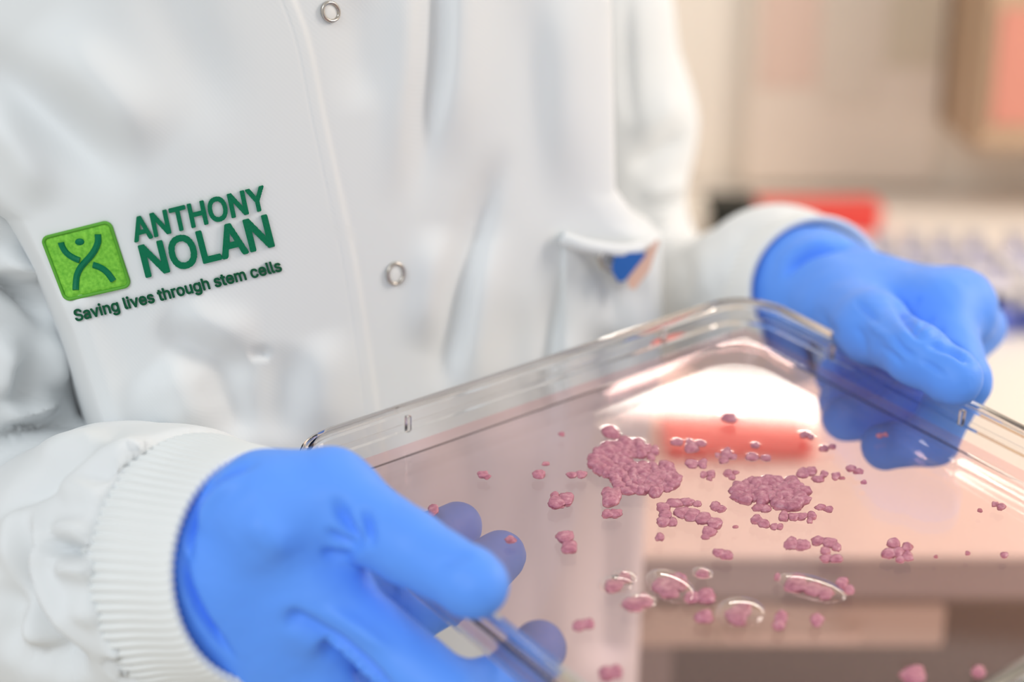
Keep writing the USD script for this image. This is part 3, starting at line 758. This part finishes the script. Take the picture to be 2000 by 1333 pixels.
def lettering(text, p0, pxv, pyv, grow, hgt=0.0012):
    """lettering grown to a bold thread width, laid on the coat"""
    t = meshkit.text_mesh(text, 1.0, 0.1, bold=True)
    v, fc = t.vertices[:, :2], t.faces[np.abs(t.face_normals[:, 2]) > 0.9]
    zc = t.vertices[fc][:, :, 2].mean(1)
    shape = shapely.union_all([sg.Polygon(v[f_]) .buffer(1e-4) for f_ in fc[zc > 0.05]]).buffer(grow).simplify(0.006)
    x0, y0, x1, y1 = shape.bounds
    parts = []
    for g in getattr(shape, 'geoms', [shape]):
        m = trimesh.creation.extrude_polygon(g, 0.1, engine='earcut'); parts.append(m)
    m = trimesh.util.concatenate(parts).subdivide_to_size(0.3)
    m.vertices[:, 0] -= x0
    m = affine_mesh(m, (x1 - x0, 1.0), p0, pxv, pyv, -0.0006, hgt + 0.0006)
    trimesh.repair.fix_normals(m)
    return m


LET = [('ANTHONY', (262, 472), (262, -65), (-9.5, -43)), ('NOLAN', (284, 541), (253, -62), (-15, -58))]
for text, p0, xv, yv in LET:
    obj('lettering', lettering(text, p0, xv, yv, 0.02), M_dark_green, coat, smooth=False, label='dark green embroidered capitals')
obj('lettering', lettering('Saving lives through stem cells', (148, 628), (404, -99), (-6.5, -21), 0.015, 0.0009), M_deep_green, coat, smooth=False, label='small dark green embroidered tagline')

EM = np.array([(80.5, 465), (214, 431.5), (255.5, 559), (127.5, 588)], float)   # emblem corners, clockwise from the top left
def em_map(s, t):
    s, t = np.asarray(s, float)[..., None], np.asarray(t, float)[..., None]
    return EM[0] * (1 - s) * (1 - t) + EM[1] * s * (1 - t) + EM[2] * s * t + EM[3] * (1 - s) * t
sq = np.array(sg.box(0, 0, 1, 1).buffer(-0.09).buffer(0.09, 8).exterior.coords)[:-1]
rad = np.linspace(0, 1, 9)
pts_ = 0.5 + (sq[None] - 0.5) * rad[:, None, None]
q = em_map(pts_[..., 0], pts_[..., 1])
lift = np.where(rad > 0.97, 0.0, 0.0008)[:, None] * np.ones(len(sq))
pm = on_coat(q[..., 0], q[..., 1], lift + 0.0001)
emb = trimesh.Trimesh(pm.reshape(-1, 3), (lambda q: np.vstack([q[:, [0, 1, 2]], q[:, [0, 2, 3]]]))(grid_faces(9, len(sq), True)), process=False)
emblem = obj('emblem', emb, M_green, coat, smooth=True, label='square green embroidered emblem')
q = em_map(0.5 + (sq[:, 0] - 0.5) * 0.985, 0.5 + (sq[:, 1] - 0.5) * 0.985)
obj('emblem_border', sweep(on_coat(q[:, 0], q[:, 1], 0.0006), 0.00065, 8, True), M_green_edge, coat, smooth=True, label='darker green stitched border')
def zoomed(pts): return np.array([(a / 2.6667, 300 + b / 2.6667) for a, b in pts])
for st in ([(318, 463), (328, 490), (348, 518), (378, 540), (416, 556)], [(510, 420), (512, 452), (500, 492), (472, 535), (440, 570), (414, 605), (400, 645), (395, 712)], [(485, 580), (520, 592), (553, 614), (575, 640), (590, 662)]):
    q = curve(zoomed(st), 30)
    m = sweep(on_coat(q[:, 0], q[:, 1], 0.0008), 0.00125, 8)
    obj('emblem_figure', m, M_dark_green, coat, smooth=40, label='dark green curved stroke')
dot = trimesh.creation.icosphere(2, 1.0); c_ = zoomed([(415, 461)])[0]
q = c_ + dot.vertices[:, :2] * [9.5, 7.0]
obj('emblem_figure', trimesh.Trimesh(on_coat(q[:, 0], q[:, 1], 0.0006 + 0.0009 * dot.vertices[:, 2]), dot.faces, process=False), M_dark_green, coat, smooth=True, label='dark green dot')

# pocket with a drooping lip
pk = np.array([(1098, 452), (1150, 470), (1210, 478), (1275, 466)], float)
pc = curve(pk, 40)
def pocket_grid():
    nrow = 40
    out = []
    for k, t in enumerate(np.linspace(0, 1, nrow)):
        bottom = np.stack([np.linspace(1092, 1290, 40), np.full(40, 760)], 1)
        q = pc * (1 - t) + bottom * t
        bulge = 0.004 + 0.010 * np.exp(-(t / 0.18) ** 2) * np.sin(np.pi * np.linspace(0, 1, 40)) ** 0.8
        edge_ = np.minimum(np.linspace(0, 1, 40), np.linspace(1, 0, 40))
        bulge = bulge * np.clip(edge_ / 0.04, 0, 1)
        wob = folds(q[:, 0], q[:, 1], [([(1150, 500), (1190, 580), (1200, 660)], -0.003, 16, 1), ([(1235, 560), (1245, 640), (1230, 720)], 0.003, 18, 1), ([(1125, 470), (1160, 520), (1180, 545)], -0.003, 10, 1)])
        out.append(U(q[:, 0], q[:, 1], coat_front(q[:, 0], q[:, 1]) - bulge - wob))
    return np.array(out)
pg = pocket_grid(); n_ = pg.shape[1]
nrm = np.array([0.5, -0.85, 0.1]); inner = pg - nrm * 0.0015
pv = np.vstack([pg.reshape(-1, 3), inner.reshape(-1, 3)]); gf = grid_faces(40, n_); off_ = 40 * n_
bnd = np.r_[np.arange(n_), np.arange(1, 40) * n_ + n_ - 1, 39 * n_ + np.arange(n_ - 2, -1, -1), np.arange(38, 0, -1) * n_]; nb = np.roll(bnd, -1)
qd = np.vstack([gf, gf[:, ::-1] + off_, np.stack([bnd, nb, nb + off_, bnd + off_], 1)[:, ::-1]])
pocket = trimesh.Trimesh(pv, np.vstack([qd[:, [0, 1, 2]], qd[:, [0, 2, 3]]]), process=False); trimesh.repair.fix_normals(pocket)
obj('pocket', pocket, M_coat, coat, smooth=50)
lipp = U(pc[:, 0], pc[:, 1], coat_front(pc[:, 0], pc[:, 1]) - 0.0045 - 0.0105 * np.sin(np.pi * np.linspace(0, 1, 40)) ** 0.8)
obj('pocket_hem', sweep(lipp + [0, 0, -0.003], 0.0034, 10), M_coat, coat, smooth=True)

# ------------------------------------------------------------------ sleeves
def skin_obj(name, sc, lines, matl, parent, label=None, facing=0.15, sm=8, extra=None, gain=1.0):
    m = sc.mesh(sm)
    if lines: sculpt_folds(m, lines, facing, gain)
    if extra: extra(m)
    return obj(name, m, matl, parent, smooth=True, label=label)


# sleeve of the near arm (left of the picture): upper arm, elbow and forearm
SH, EL, WR = U(-170, -420, 0.66), U(-190, 1010, 0.735), U(350, 1100, 0.606)
ax_near = np.array(U(470, 1110, 0.58)) - np.array(U(-100, 1150, 0.70)); ax_near /= np.linalg.norm(ax_near)
lo = np.min([SH, EL, WR], 0) - 0.10; hi = np.max([SH, EL, WR], 0) + 0.10
sc = Sculpt(lo, hi, 0.0025)
sc.chain([SH, U(-150, 200, 0.675), U(-125, 640, 0.70), U(-130, 860, 0.725), EL], [0.075, 0.066, 0.056, 0.060, 0.060], 0.02)
sc.chain([U(-60, 850, 0.700), U(60, 872, 0.695), U(150, 880, 0.70)], [0.02, 0.017, 0.010], 0.012)
sc.chain([U(-190, 1110, 0.735), U(-50, 1150, 0.700), U(90, 1140, 0.676), U(215, 1130, 0.652)], [0.059, 0.053, 0.0475, 0.047], 0.012)
sc.chain([U(182, 1132, 0.6480), U(250, 1124, 0.633), U(325, 1112, 0.616), U(396, 1104, 0.599)], [0.0555, 0.0575, 0.0525, 0.0490], 0.004)
sc.cut(np.array(U(394, 1104, 0.5995)), -ax_near)
NEAR_FOLDS = [
    ([(-40, 1040), (60, 960), (150, 905), (250, 866)], -0.0060, 20, 1), ([(60, 905), (140, 878), (230, 855)], 0.0050, 24, 1), ([(95, 962), (150, 925), (235, 885), (320, 862)], 0.0045, 18, 1),
    ([(150, 948), (200, 930), (270, 898), (330, 880)], -0.0030, 10, 1),
    ([(85, 958), (84, 1010), (92, 1075), (84, 1110), (110, 1180), (165, 1255), (205, 1300)], 0.0055, 14, 1),
    ([(62, 965), (52, 1060), (56, 1125), (86, 1205), (135, 1280), (190, 1345)], -0.0105, 18, 1),
    ([(80, 1066), (130, 1072), (185, 1092)], -0.0085, 11, 1), ([(95, 1036), (140, 1036), (185, 1050)], 0.004, 18, 1), ([(100, 1112), (150, 1112), (195, 1120)], 0.0045, 18, 1),
    ([(110, 975), (160, 960), (190, 990)], 0.003, 22, 1), ([(205, 1130), (212, 1190), (218, 1230)], -0.004, 8, 1), ([(120, 1190), (170, 1200), (205, 1225)], 0.003, 22, 1),
    ([(20, 960), (40, 1010), (10, 1130)], 0.005, 34, 1), ([(-10, 1120), (20, 1200), (10, 1300)], -0.006, 30, 1), ([(20, 1290), (80, 1280), (150, 1333)], -0.007, 24, 1), ([(200, 1285), (260, 1312), (330, 1345)], -0.006, 12, 1),
    ([(215, 1240), (240, 1290), (320, 1325)], 0.005, 16, 1), ([(30, 1180), (60, 1240), (120, 1300)], 0.004, 26, 1),
    ([(-30, 545), (40, 570), (75, 600), (96, 645)], -0.011, 18, 1), ([(-20, 500), (30, 515), (75, 555)], 0.008, 22, 1), ([(40, 690), (45, 760), (60, 815)], -0.006, 26, 1),
    ([(-20, 870), (60, 835), (130, 822), (170, 850)], -0.009, 14, 1), ([(90, 640), (105, 700), (112, 770)], 0.005, 20, 1), ([(0, 640), (10, 720), (0, 790)], 0.006, 30, 1), ([(-10, 815), (60, 800), (130, 800)], 0.006, 18, 1),
    ([(-40, 300), (20, 390), (60, 450)], -0.004, 26, 1),
]
skin_obj('sleeve', sc, NEAR_FOLDS, M_coat, person, 'near sleeve of the white coat', gain=1.25)


def ring_frame(axis):
    u = np.cross(axis, [0, 0, 1.0]); u /= np.linalg.norm(u); return u, np.cross(axis, u)


def cuff(name, stations, axis, ribs, label, lines=()):
    """a ribbed knit cuff: stations (centre, radius, flatness)"""
    u, w = ring_frame(axis); n = ribs * 8; a = np.arange(n) * 2 * np.pi / n
    V = []
    for k, (c, r, depth) in enumerate(stations):
        rr = r + depth * np.sin(ribs * a + 0.9 * np.sin(3 * a)) + 0.0012 * np.sin(2 * a + 1)
        V.append(np.array(c) + rr[:, None] * (np.cos(a)[:, None] * u + np.sin(a)[:, None] * w))
    V = np.array(V); f = grid_faces(len(V), n, True)
    m = trimesh.Trimesh(V.reshape(-1, 3), np.vstack([f[:, [0, 1, 2]], f[:, [0, 2, 3]]]), process=False)
    m.fix_normals()
    return obj(name, m, M_knit, person, smooth=True, label=label)


def stations(cs, rs, depths, n=22):
    t = np.linspace(0, 1, len(cs)); tn = np.linspace(0, 1, n)
    from scipy.interpolate import PchipInterpolator
    return list(zip(PchipInterpolator(t, np.array(cs))(tn), PchipInterpolator(t, rs)(tn), np.interp(tn, t, depths)))


cA, cB = np.array(U(398, 1102, 0.598)), np.array(U(520, 1108, 0.572))
cuff('cuff', stations([cA - 0.012 * ax_near, cA, cA * 0.6 + cB * 0.4, cB - 0.004 * ax_near, cB, cB - 0.001 * ax_near, cB - 0.010 * ax_near], [0.043, 0.0463, 0.0440, 0.0415, 0.0402, 0.0375, 0.0365], [0.0008, 0.0009, 0.00035, 0.0002, 0.0004, 0.0003, 0.0]), ax_near, 84, 'ribbed knit cuff of the near sleeve')

# sleeve of the far arm (right of the picture)
ax_far = np.array(U(1610, 566, 0.77)) - np.array(U(1400, 585, 0.88)); ax_far /= np.linalg.norm(ax_far)
lo = np.min([U(900, -500, 1.0), U(1250, 560, 1.06), U(1560, 570, 0.76)], 0) - 0.11; hi = np.max([U(1000, -500, 1.0), U(1250, 560, 1.06), U(1590, 560, 0.78)], 0) + 0.11
sc = Sculpt(lo, hi, 0.0025)
sc.chain([U(920, -420, 0.97), U(1030, -160, 0.985), U(1120, 30, 1.0), U(1165, 250, 1.02), U(1170, 420, 1.02)], [0.062, 0.057, 0.056, 0.0585, 0.050], 0.012)
sc.chain([U(1170, 430, 1.03), U(1260, 560, 1.02), U(1350, 600, 0.965), U(1450, 597, 0.905), U(1520, 578, 0.860), U(1556, 572, 0.834)], [0.049, 0.040, 0.033, 0.041, 0.044, 0.038], 0.012)
FAR_FOLDS = [
    ([(1345, 385), (1300, 400), (1255, 430), (1235, 460)], -0.008, 12, 1), ([(1320, 430), (1280, 440), (1250, 470)], 0.006, 14, 1), ([(1350, 350), (1300, 370), (1240, 385)], 0.005, 18, 1),
    ([(1350, 250), (1290, 300), (1220, 330)], -0.006, 18, 1), ([(1340, 180), (1280, 230), (1215, 270)], 0.005, 24, 1), ([(1225, -50), (1232, 150), (1240, 300)], -0.004, 10, 1),
    ([(1480, 470), (1468, 520), (1462, 590)], -0.0045, 12, 1), ([(1395, 470), (1390, 530), (1380, 600)], 0.004, 24, 1), ([(1440, 440), (1425, 500), (1420, 580)], 0.003, 20, 1),
    ([(1520, 420), (1560, 440), (1600, 480)], -0.003, 18, 1), ([(1330, 470), (1335, 540), (1330, 600)], -0.004, 18, 1),
]
skin_obj('sleeve', sc, FAR_FOLDS, M_coat, person, 'far sleeve of the white coat')
fA, fB = np.array(U(1540, 574, 0.842)), np.array(U(1600, 567, 0.806))
cuff('cuff', stations([fA - 0.006 * ax_far, fA, fA * 0.5 + fB * 0.5, fB, fB - 0.001 * ax_far, fB - 0.010 * ax_far], [0.035, 0.0385, 0.0385, 0.0362, 0.0340, 0.033], [0.0, 0.0002, 0.0002, 0.0001, 0.0001, 0.0]), ax_far, 70, 'ribbed knit cuff of the far sleeve')

# ------------------------------------------------------------------ gloved hands
FLOORW = -0.0212
def bones(sc, chains, k_in, k_to):
    for pts, rs in chains:
        part = Sculpt.__new__(Sculpt); part.h, part.lo, part.n = sc.h, sc.lo, sc.n; part.D = np.full(sc.n, 1.0, np.float32)
        part.chain([np.asarray(p) for p in pts], rs, k_in)
        sc.merge(part, k_to)


def box_of(pts, pad): return np.min(pts, 0) - pad, np.max(pts, 0) + pad


# near hand: thumb along the rim, fingers under the dish
tipA = onw(922, 1140, 0.0108)
A = dict(wr=np.array(U(455, 1110, 0.580)), cmc=np.array(U(535, 1010, 0.560)), tmcp=onw(640, 975, 0.018), tip=tipA, tip2=onw(800, 1070, 0.0130))
iM, iP, iD, iT = onw(606, 1150, -0.012), onw(882, 1368, -0.031), onw(1000, 1335, FLOORW - 0.0135), onw(1052, 1268, FLOORW - 0.0102)
mM, mP, mD, mT = onw(545, 1160, -0.022), onw(780, 1200, FLOORW - 0.015), onw(925, 1130, FLOORW - 0.0115), onw(976, 1088, FLOORW - 0.0102)
rM, rP, rD, rT = onw(505, 1120, -0.030), onw(700, 1120, FLOORW - 0.016), onw(840, 1062, FLOORW - 0.012), onw(893, 1030, FLOORW - 0.0100)
lM, lP, lD, lT = onw(500, 1070, -0.036), onw(620, 1050, FLOORW - 0.016), onw(690, 1010, FLOORW - 0.012), onw(735, 990, FLOORW - 0.0095)
allp = np.array([*A.values(), iM, iP, iD, iT, mM, mP, mT, rM, rP, rT, lM, lP, lT, U(350, 1100, 0.61)])
sc = Sculpt(*box_of(allp, 0.045), 0.0013)
palm = [iM, mM, rM, lM]
wA = A['wr']
for p, r in zip(palm, (0.0175, 0.0170, 0.0160, 0.0145)):
    sc.add(wA, p, 0.0285, r, 0.004)
sc.add(U(425, 1105, 0.592), U(465, 1107, 0.583), 0.0372, 0.0365, 0.006); sc.add(U(440, 1107, 0.588), wA, 0.0335, 0.0300, 0.006)
sc.add(wA, A['cmc'], 0.0280, 0.0220, 0.007); sc.add(A['cmc'], A['tmcp'], 0.0220, 0.0158, 0.005)
sc.add(A['cmc'], iM, 0.0170, 0.0135, 0.005); sc.add(mM, iM, 0.017, 0.017, 0.01); sc.add(mM, rM, 0.0165, 0.0165, 0.01); sc.add(rM, lM, 0.016, 0.015, 0.01)
bones(sc, [([A['tmcp'], A['tip2'], A['tip'], tipA + 0.10 * (tipA - A['tip2'])], [0.0155, 0.0120, 0.0108, 0.0092])], 0.003, 0.007)
bones(sc, [([iM, iP, iD, iT], [0.0150, 0.0118, 0.0108, 0.0096]), ([mM, mP, mD, mT], [0.0165, 0.0125, 0.0110, 0.0098])], 0.004, 0.007)
bones(sc, [([rM, rP, rD, rT], [0.016, 0.0120, 0.0108, 0.0096]), ([lM, lP, lD, lT], [0.014, 0.0108, 0.0098, 0.0088])], 0.004, 0.006)
bones(sc, [([U(455, 1195, 0.590), U(540, 1268, 0.580), U(630, 1352, 0.580)], [0.0265, 0.0215, 0.0195])], 0.004, 0.016)
sc.sub(U(655, 1290, 0.553), U(750, 1362, 0.556), 0.0035, 0.0085, 0.008)
HAND_A = [
    ([(575, 1212), (640, 1250), (700, 1300), (740, 1345)], -0.0024, 18, 0),
    ([(715, 1085), (690, 1050), (668, 1005), (655, 960)], -0.0022, 12, 1), ([(705, 1080), (660, 1055), (635, 1030)], -0.0018, 9, 1), ([(722, 1078), (720, 1030), (705, 985)], -0.0018, 10, 1),
    ([(700, 1090), (650, 1085), (620, 1075)], -0.0014, 9, 1),
    ([(350, 985), (400, 1010), (420, 960), (500, 905)], 0.0, 10, 1),
    ([(372, 1120), (368, 1060), (384, 1000), (420, 950), (470, 915), (520, 900)], -0.0030, 7, 1), ([(352, 1050), (362, 1130), (385, 1190), (430, 1255), (470, 1300)], -0.0028, 7, 1), ([(392, 1060), (405, 1000), (440, 955), (490, 922)], 0.0014, 11, 1),
    ([(620, 1180), (700, 1230), (780, 1290)], 0.0012, 16, 1), ([(470, 1000), (520, 1040), (560, 1100)], 0.0014, 30, 1),
    ([(850, 1110), (900, 1090), (935, 1092)], -0.0006, 10, 1),
]
def glove_noise(m):
    n = m.vertex_normals
    m.vertices = m.vertices + n * ((meshkit.fbm(m.vertices * 90, 3, 5) - 0.5) * 0.0010)[:, None]
skin_obj('glove', sc, HAND_A, M_glove, person, 'blue glove on the near hand, thumb on the dish rim', extra=glove_noise, gain=2.0)

# far hand: thumb on the rim, index finger over the outside and under the dish
cB_ = np.array(U(1605, 568, 0.800))
tB, tI, tM = onw(1862, 738, 0.0108), onw(1790, 692, 0.0135), onw(1704, 640, 0.0065)
cmB = np.array(U(1646, 606, 0.772))
iM, iP, iD, iT = onw(1830, 612, 0.003), onw(1878, 745, -0.006), onw(1822, 858, FLOORW - 0.0108), onw(1728, 872, FLOORW - 0.0108)
mM, mP, mD, mT = onw(1862, 606, 0.002), onw(1908, 640, -0.020), onw(1770, 812, FLOORW - 0.0125), onw(1650, 818, FLOORW - 0.0112)
rM, rP, rD, rT = onw(1830, 600, -0.010), onw(1850, 650, -0.026), onw(1725, 775, FLOORW - 0.016), onw(1640, 782, FLOORW - 0.014)
lM, lP, lD, lT = onw(1780, 595, -0.020), onw(1790, 640, -0.030), onw(1690, 735, FLOORW - 0.016), onw(1630, 738, FLOORW - 0.014)
allp = np.array([cB_, tB, tI, tM, cmB, iM, iP, iD, iT, mM, mP, mT, rM, rP, rT, lM, lP, lT, U(1540, 572, 0.84)])
sc = Sculpt(*box_of(allp, 0.045), 0.0013)
sc.add(U(1545, 572, 0.835), U(1580, 569, 0.815), 0.0325, 0.0318, 0.006); sc.add(U(1570, 570, 0.82), cB_, 0.0280, 0.0262, 0.006)
for p, r in zip((iM, mM, rM, lM), (0.0165, 0.016, 0.015, 0.014)): sc.add(cB_, p, 0.0240, r, 0.004)
sc.add(iM, mM, 0.0155, 0.0155, 0.01); sc.add(mM, rM, 0.015, 0.015, 0.01); sc.add(rM, lM, 0.015, 0.014, 0.01)
sc.add(cB_, cmB, 0.0250, 0.0195, 0.006); sc.add(cmB, tM, 0.0195, 0.0142, 0.010); sc.add(cmB, iM, 0.018, 0.0145, 0.008)
bones(sc, [([tM, tI, tB, tB + 0.10 * (tB - tI)], [0.0135, 0.0122, 0.0108, 0.0092])], 0.004, 0.009)
bones(sc, [([iM, iP, iD, iT], [0.0158, 0.0118, 0.0108, 0.0100])], 0.004, 0.006)
bones(sc, [([mM, mP, mD, mT], [0.0155, 0.0125, 0.0108, 0.0098])], 0.004, 0.006)
bones(sc, [([rM, rP, rD, rT], [0.0150, 0.0118, 0.0105, 0.0095]), ([lM, lP, lD, lT], [0.014, 0.0108, 0.0095, 0.0086])], 0.004, 0.006)
HAND_B = [
    ([(1745, 560), (1760, 600), (1785, 645), (1810, 672)], -0.0030, 9, 1), ([(1778, 650), (1808, 630), (1830, 615)], -0.0012, 6, 1), ([(1790, 668), (1825, 655), (1850, 640)], -0.0012, 6, 1),
    ([(1765, 610), (1790, 590), (1800, 575)], -0.0010, 6, 1), ([(1800, 675), (1850, 680), (1885, 700), (1898, 720)], -0.0028, 8, 1),
    ([(1665, 580), (1690, 605), (1720, 635)], -0.0016, 7, 1), ([(1665, 630), (1685, 665), (1692, 700)], -0.0010, 7, 1), ([(1690, 620), (1720, 650), (1750, 665)], 0.0012, 9, 1),
    ([(1600, 590), (1620, 640), (1650, 660)], -0.0010, 8, 1), ([(1710, 670), (1740, 690), (1770, 720)], -0.0010, 6, 1), ([(1740, 640), (1775, 690), (1800, 700)], -0.0012, 6, 1),
    ([(1790, 700), (1820, 715), (1850, 740)], -0.0010, 6, 1), ([(1840, 660), (1870, 690), (1893, 715)], -0.0006, 6, 1),
    ([(1530, 560), (1545, 520), (1590, 490), (1650, 478), (1690, 486)], -0.0065, 7, 1), ([(1518, 560), (1530, 510), (1580, 475), (1640, 465)], 0.0012, 8, 1),
]
skin_obj('glove', sc, HAND_B, M_glove, person, 'blue glove on the far hand, gripping the dish edge', extra=glove_noise, gain=1.15)

# the blue tag tucked into the pocket
tagm = thing('pocket_tag', 'blue plastic tag hanging over the pocket edge of the white coat', 'tag', on_coat(1225, 510, 0.02))
def plate(poly, lift, th):
    poly = np.array(poly, float); p0 = U(poly[:, 0], poly[:, 1], coat_front(poly[:, 0], poly[:, 1]) - lift); p1 = U(poly[:, 0], poly[:, 1], coat_front(poly[:, 0], poly[:, 1]) - lift - th)
    return trimesh.convex.convex_hull(np.vstack([p0, p1]))
obj('plate', plate([(1200, 500), (1208, 495), (1258, 493), (1262, 498), (1222, 548), (1208, 552), (1193, 528)], 0.017, 0.002), plain('tag_blue', (0.025, 0.12, 0.42), 0.35), tagm)
obj('strip', plate([(1260, 496), (1282, 468), (1288, 472), (1268, 530), (1240, 566), (1228, 562), (1226, 546)], 0.0165, 0.0012), plain('tag_skin', (0.72, 0.46, 0.36), 0.6), tagm, label='salmon pink strip')
obj('clip', sweep(on_coat(np.array([1195, 1180, 1170, 1178, 1192]), np.array([500, 492, 505, 522, 528]), 0.018), 0.0012, 8), M_metal, tagm, smooth=True)

# ------------------------------------------------------------------ the shelf lamp mirrored in the medium
def mirror_hit(px, py, Y):
    """where the mirrored line of sight off the medium meets the plane y = Y"""
    p = onw(px, py, MED_W); d = p - CAM; d /= np.linalg.norm(d)
    n = dw((0, 0, 1)) - dw((0, 0, 0)); r = d - 2 * (d @ n) * n
    return p + r * (Y - p[1]) / r[1]
h0, h1, h2 = mirror_hit(1140, 768, 1.55), mirror_hit(1500, 732, 1.55), mirror_hit(1500, 806, 1.55)
print('lamp', h0, h1, h2, 'dish centre', dw((W / 2, W / 2, 0)))
zl, zh = min(h1[2], h2[2]), max(h1[2], h2[2])
lamp = thing('shelf_lamp', 'white strip lamp under the shelf above the bench, mirrored in the pink medium', 'lamp', (h0[0], 1.56, zl))
obj('diffuser', bx((h0[0], 1.5501, zl), (h0[0] + 1.1, 1.5545, zh), 0.002), M_lampglow, lamp)
obj('housing', bx((h0[0] - 0.005, 1.555, zl - 0.001), (h0[0] + 1.105, 1.60, zh + 0.001), 0.0005), M_white, lamp)
sh = thing('wall_shelf', 'pale wall shelf above the bench carrying the strip lamp', 'shelf', (h0[0] + 0.5, 1.7, zh))
obj('board', bx((h0[0] - 0.05, 1.54, zh + 0.0045), (h0[0] + 1.3, WALL_Y - 0.001, zh + 0.03), 0.003), M_cream, sh)

# trousers and shoes below the coat
for kx, ky in ((-0.17, 0.78), (-0.03, 0.88)):
    sc = Sculpt((kx - 0.12, ky - 0.24, -0.01), (kx + 0.12, ky + 0.14, 0.62), 0.006)
    sc.chain([np.array((kx, ky, 0.56)), np.array((kx, ky, 0.46)), np.array((kx, ky + 0.01, 0.12))], [0.072, 0.066, 0.048], 0.01)
    obj('trouser_leg', sc.mesh(4), M_trouser, person, smooth=True, label='dark trouser leg')
    sc = Sculpt((kx - 0.12, ky - 0.30, -0.02), (kx + 0.12, ky + 0.16, 0.16), 0.005)
    sc.chain([np.array((kx, ky + 0.04, 0.045)), np.array((kx + 0.02, ky - 0.16, 0.038))], [0.042, 0.036], 0.01); sc.cut(np.array((0, 0, 0.003)), (0, 0, 1))
    obj('shoe', sc.mesh(3), M_black, person, smooth=True, label='black shoe')
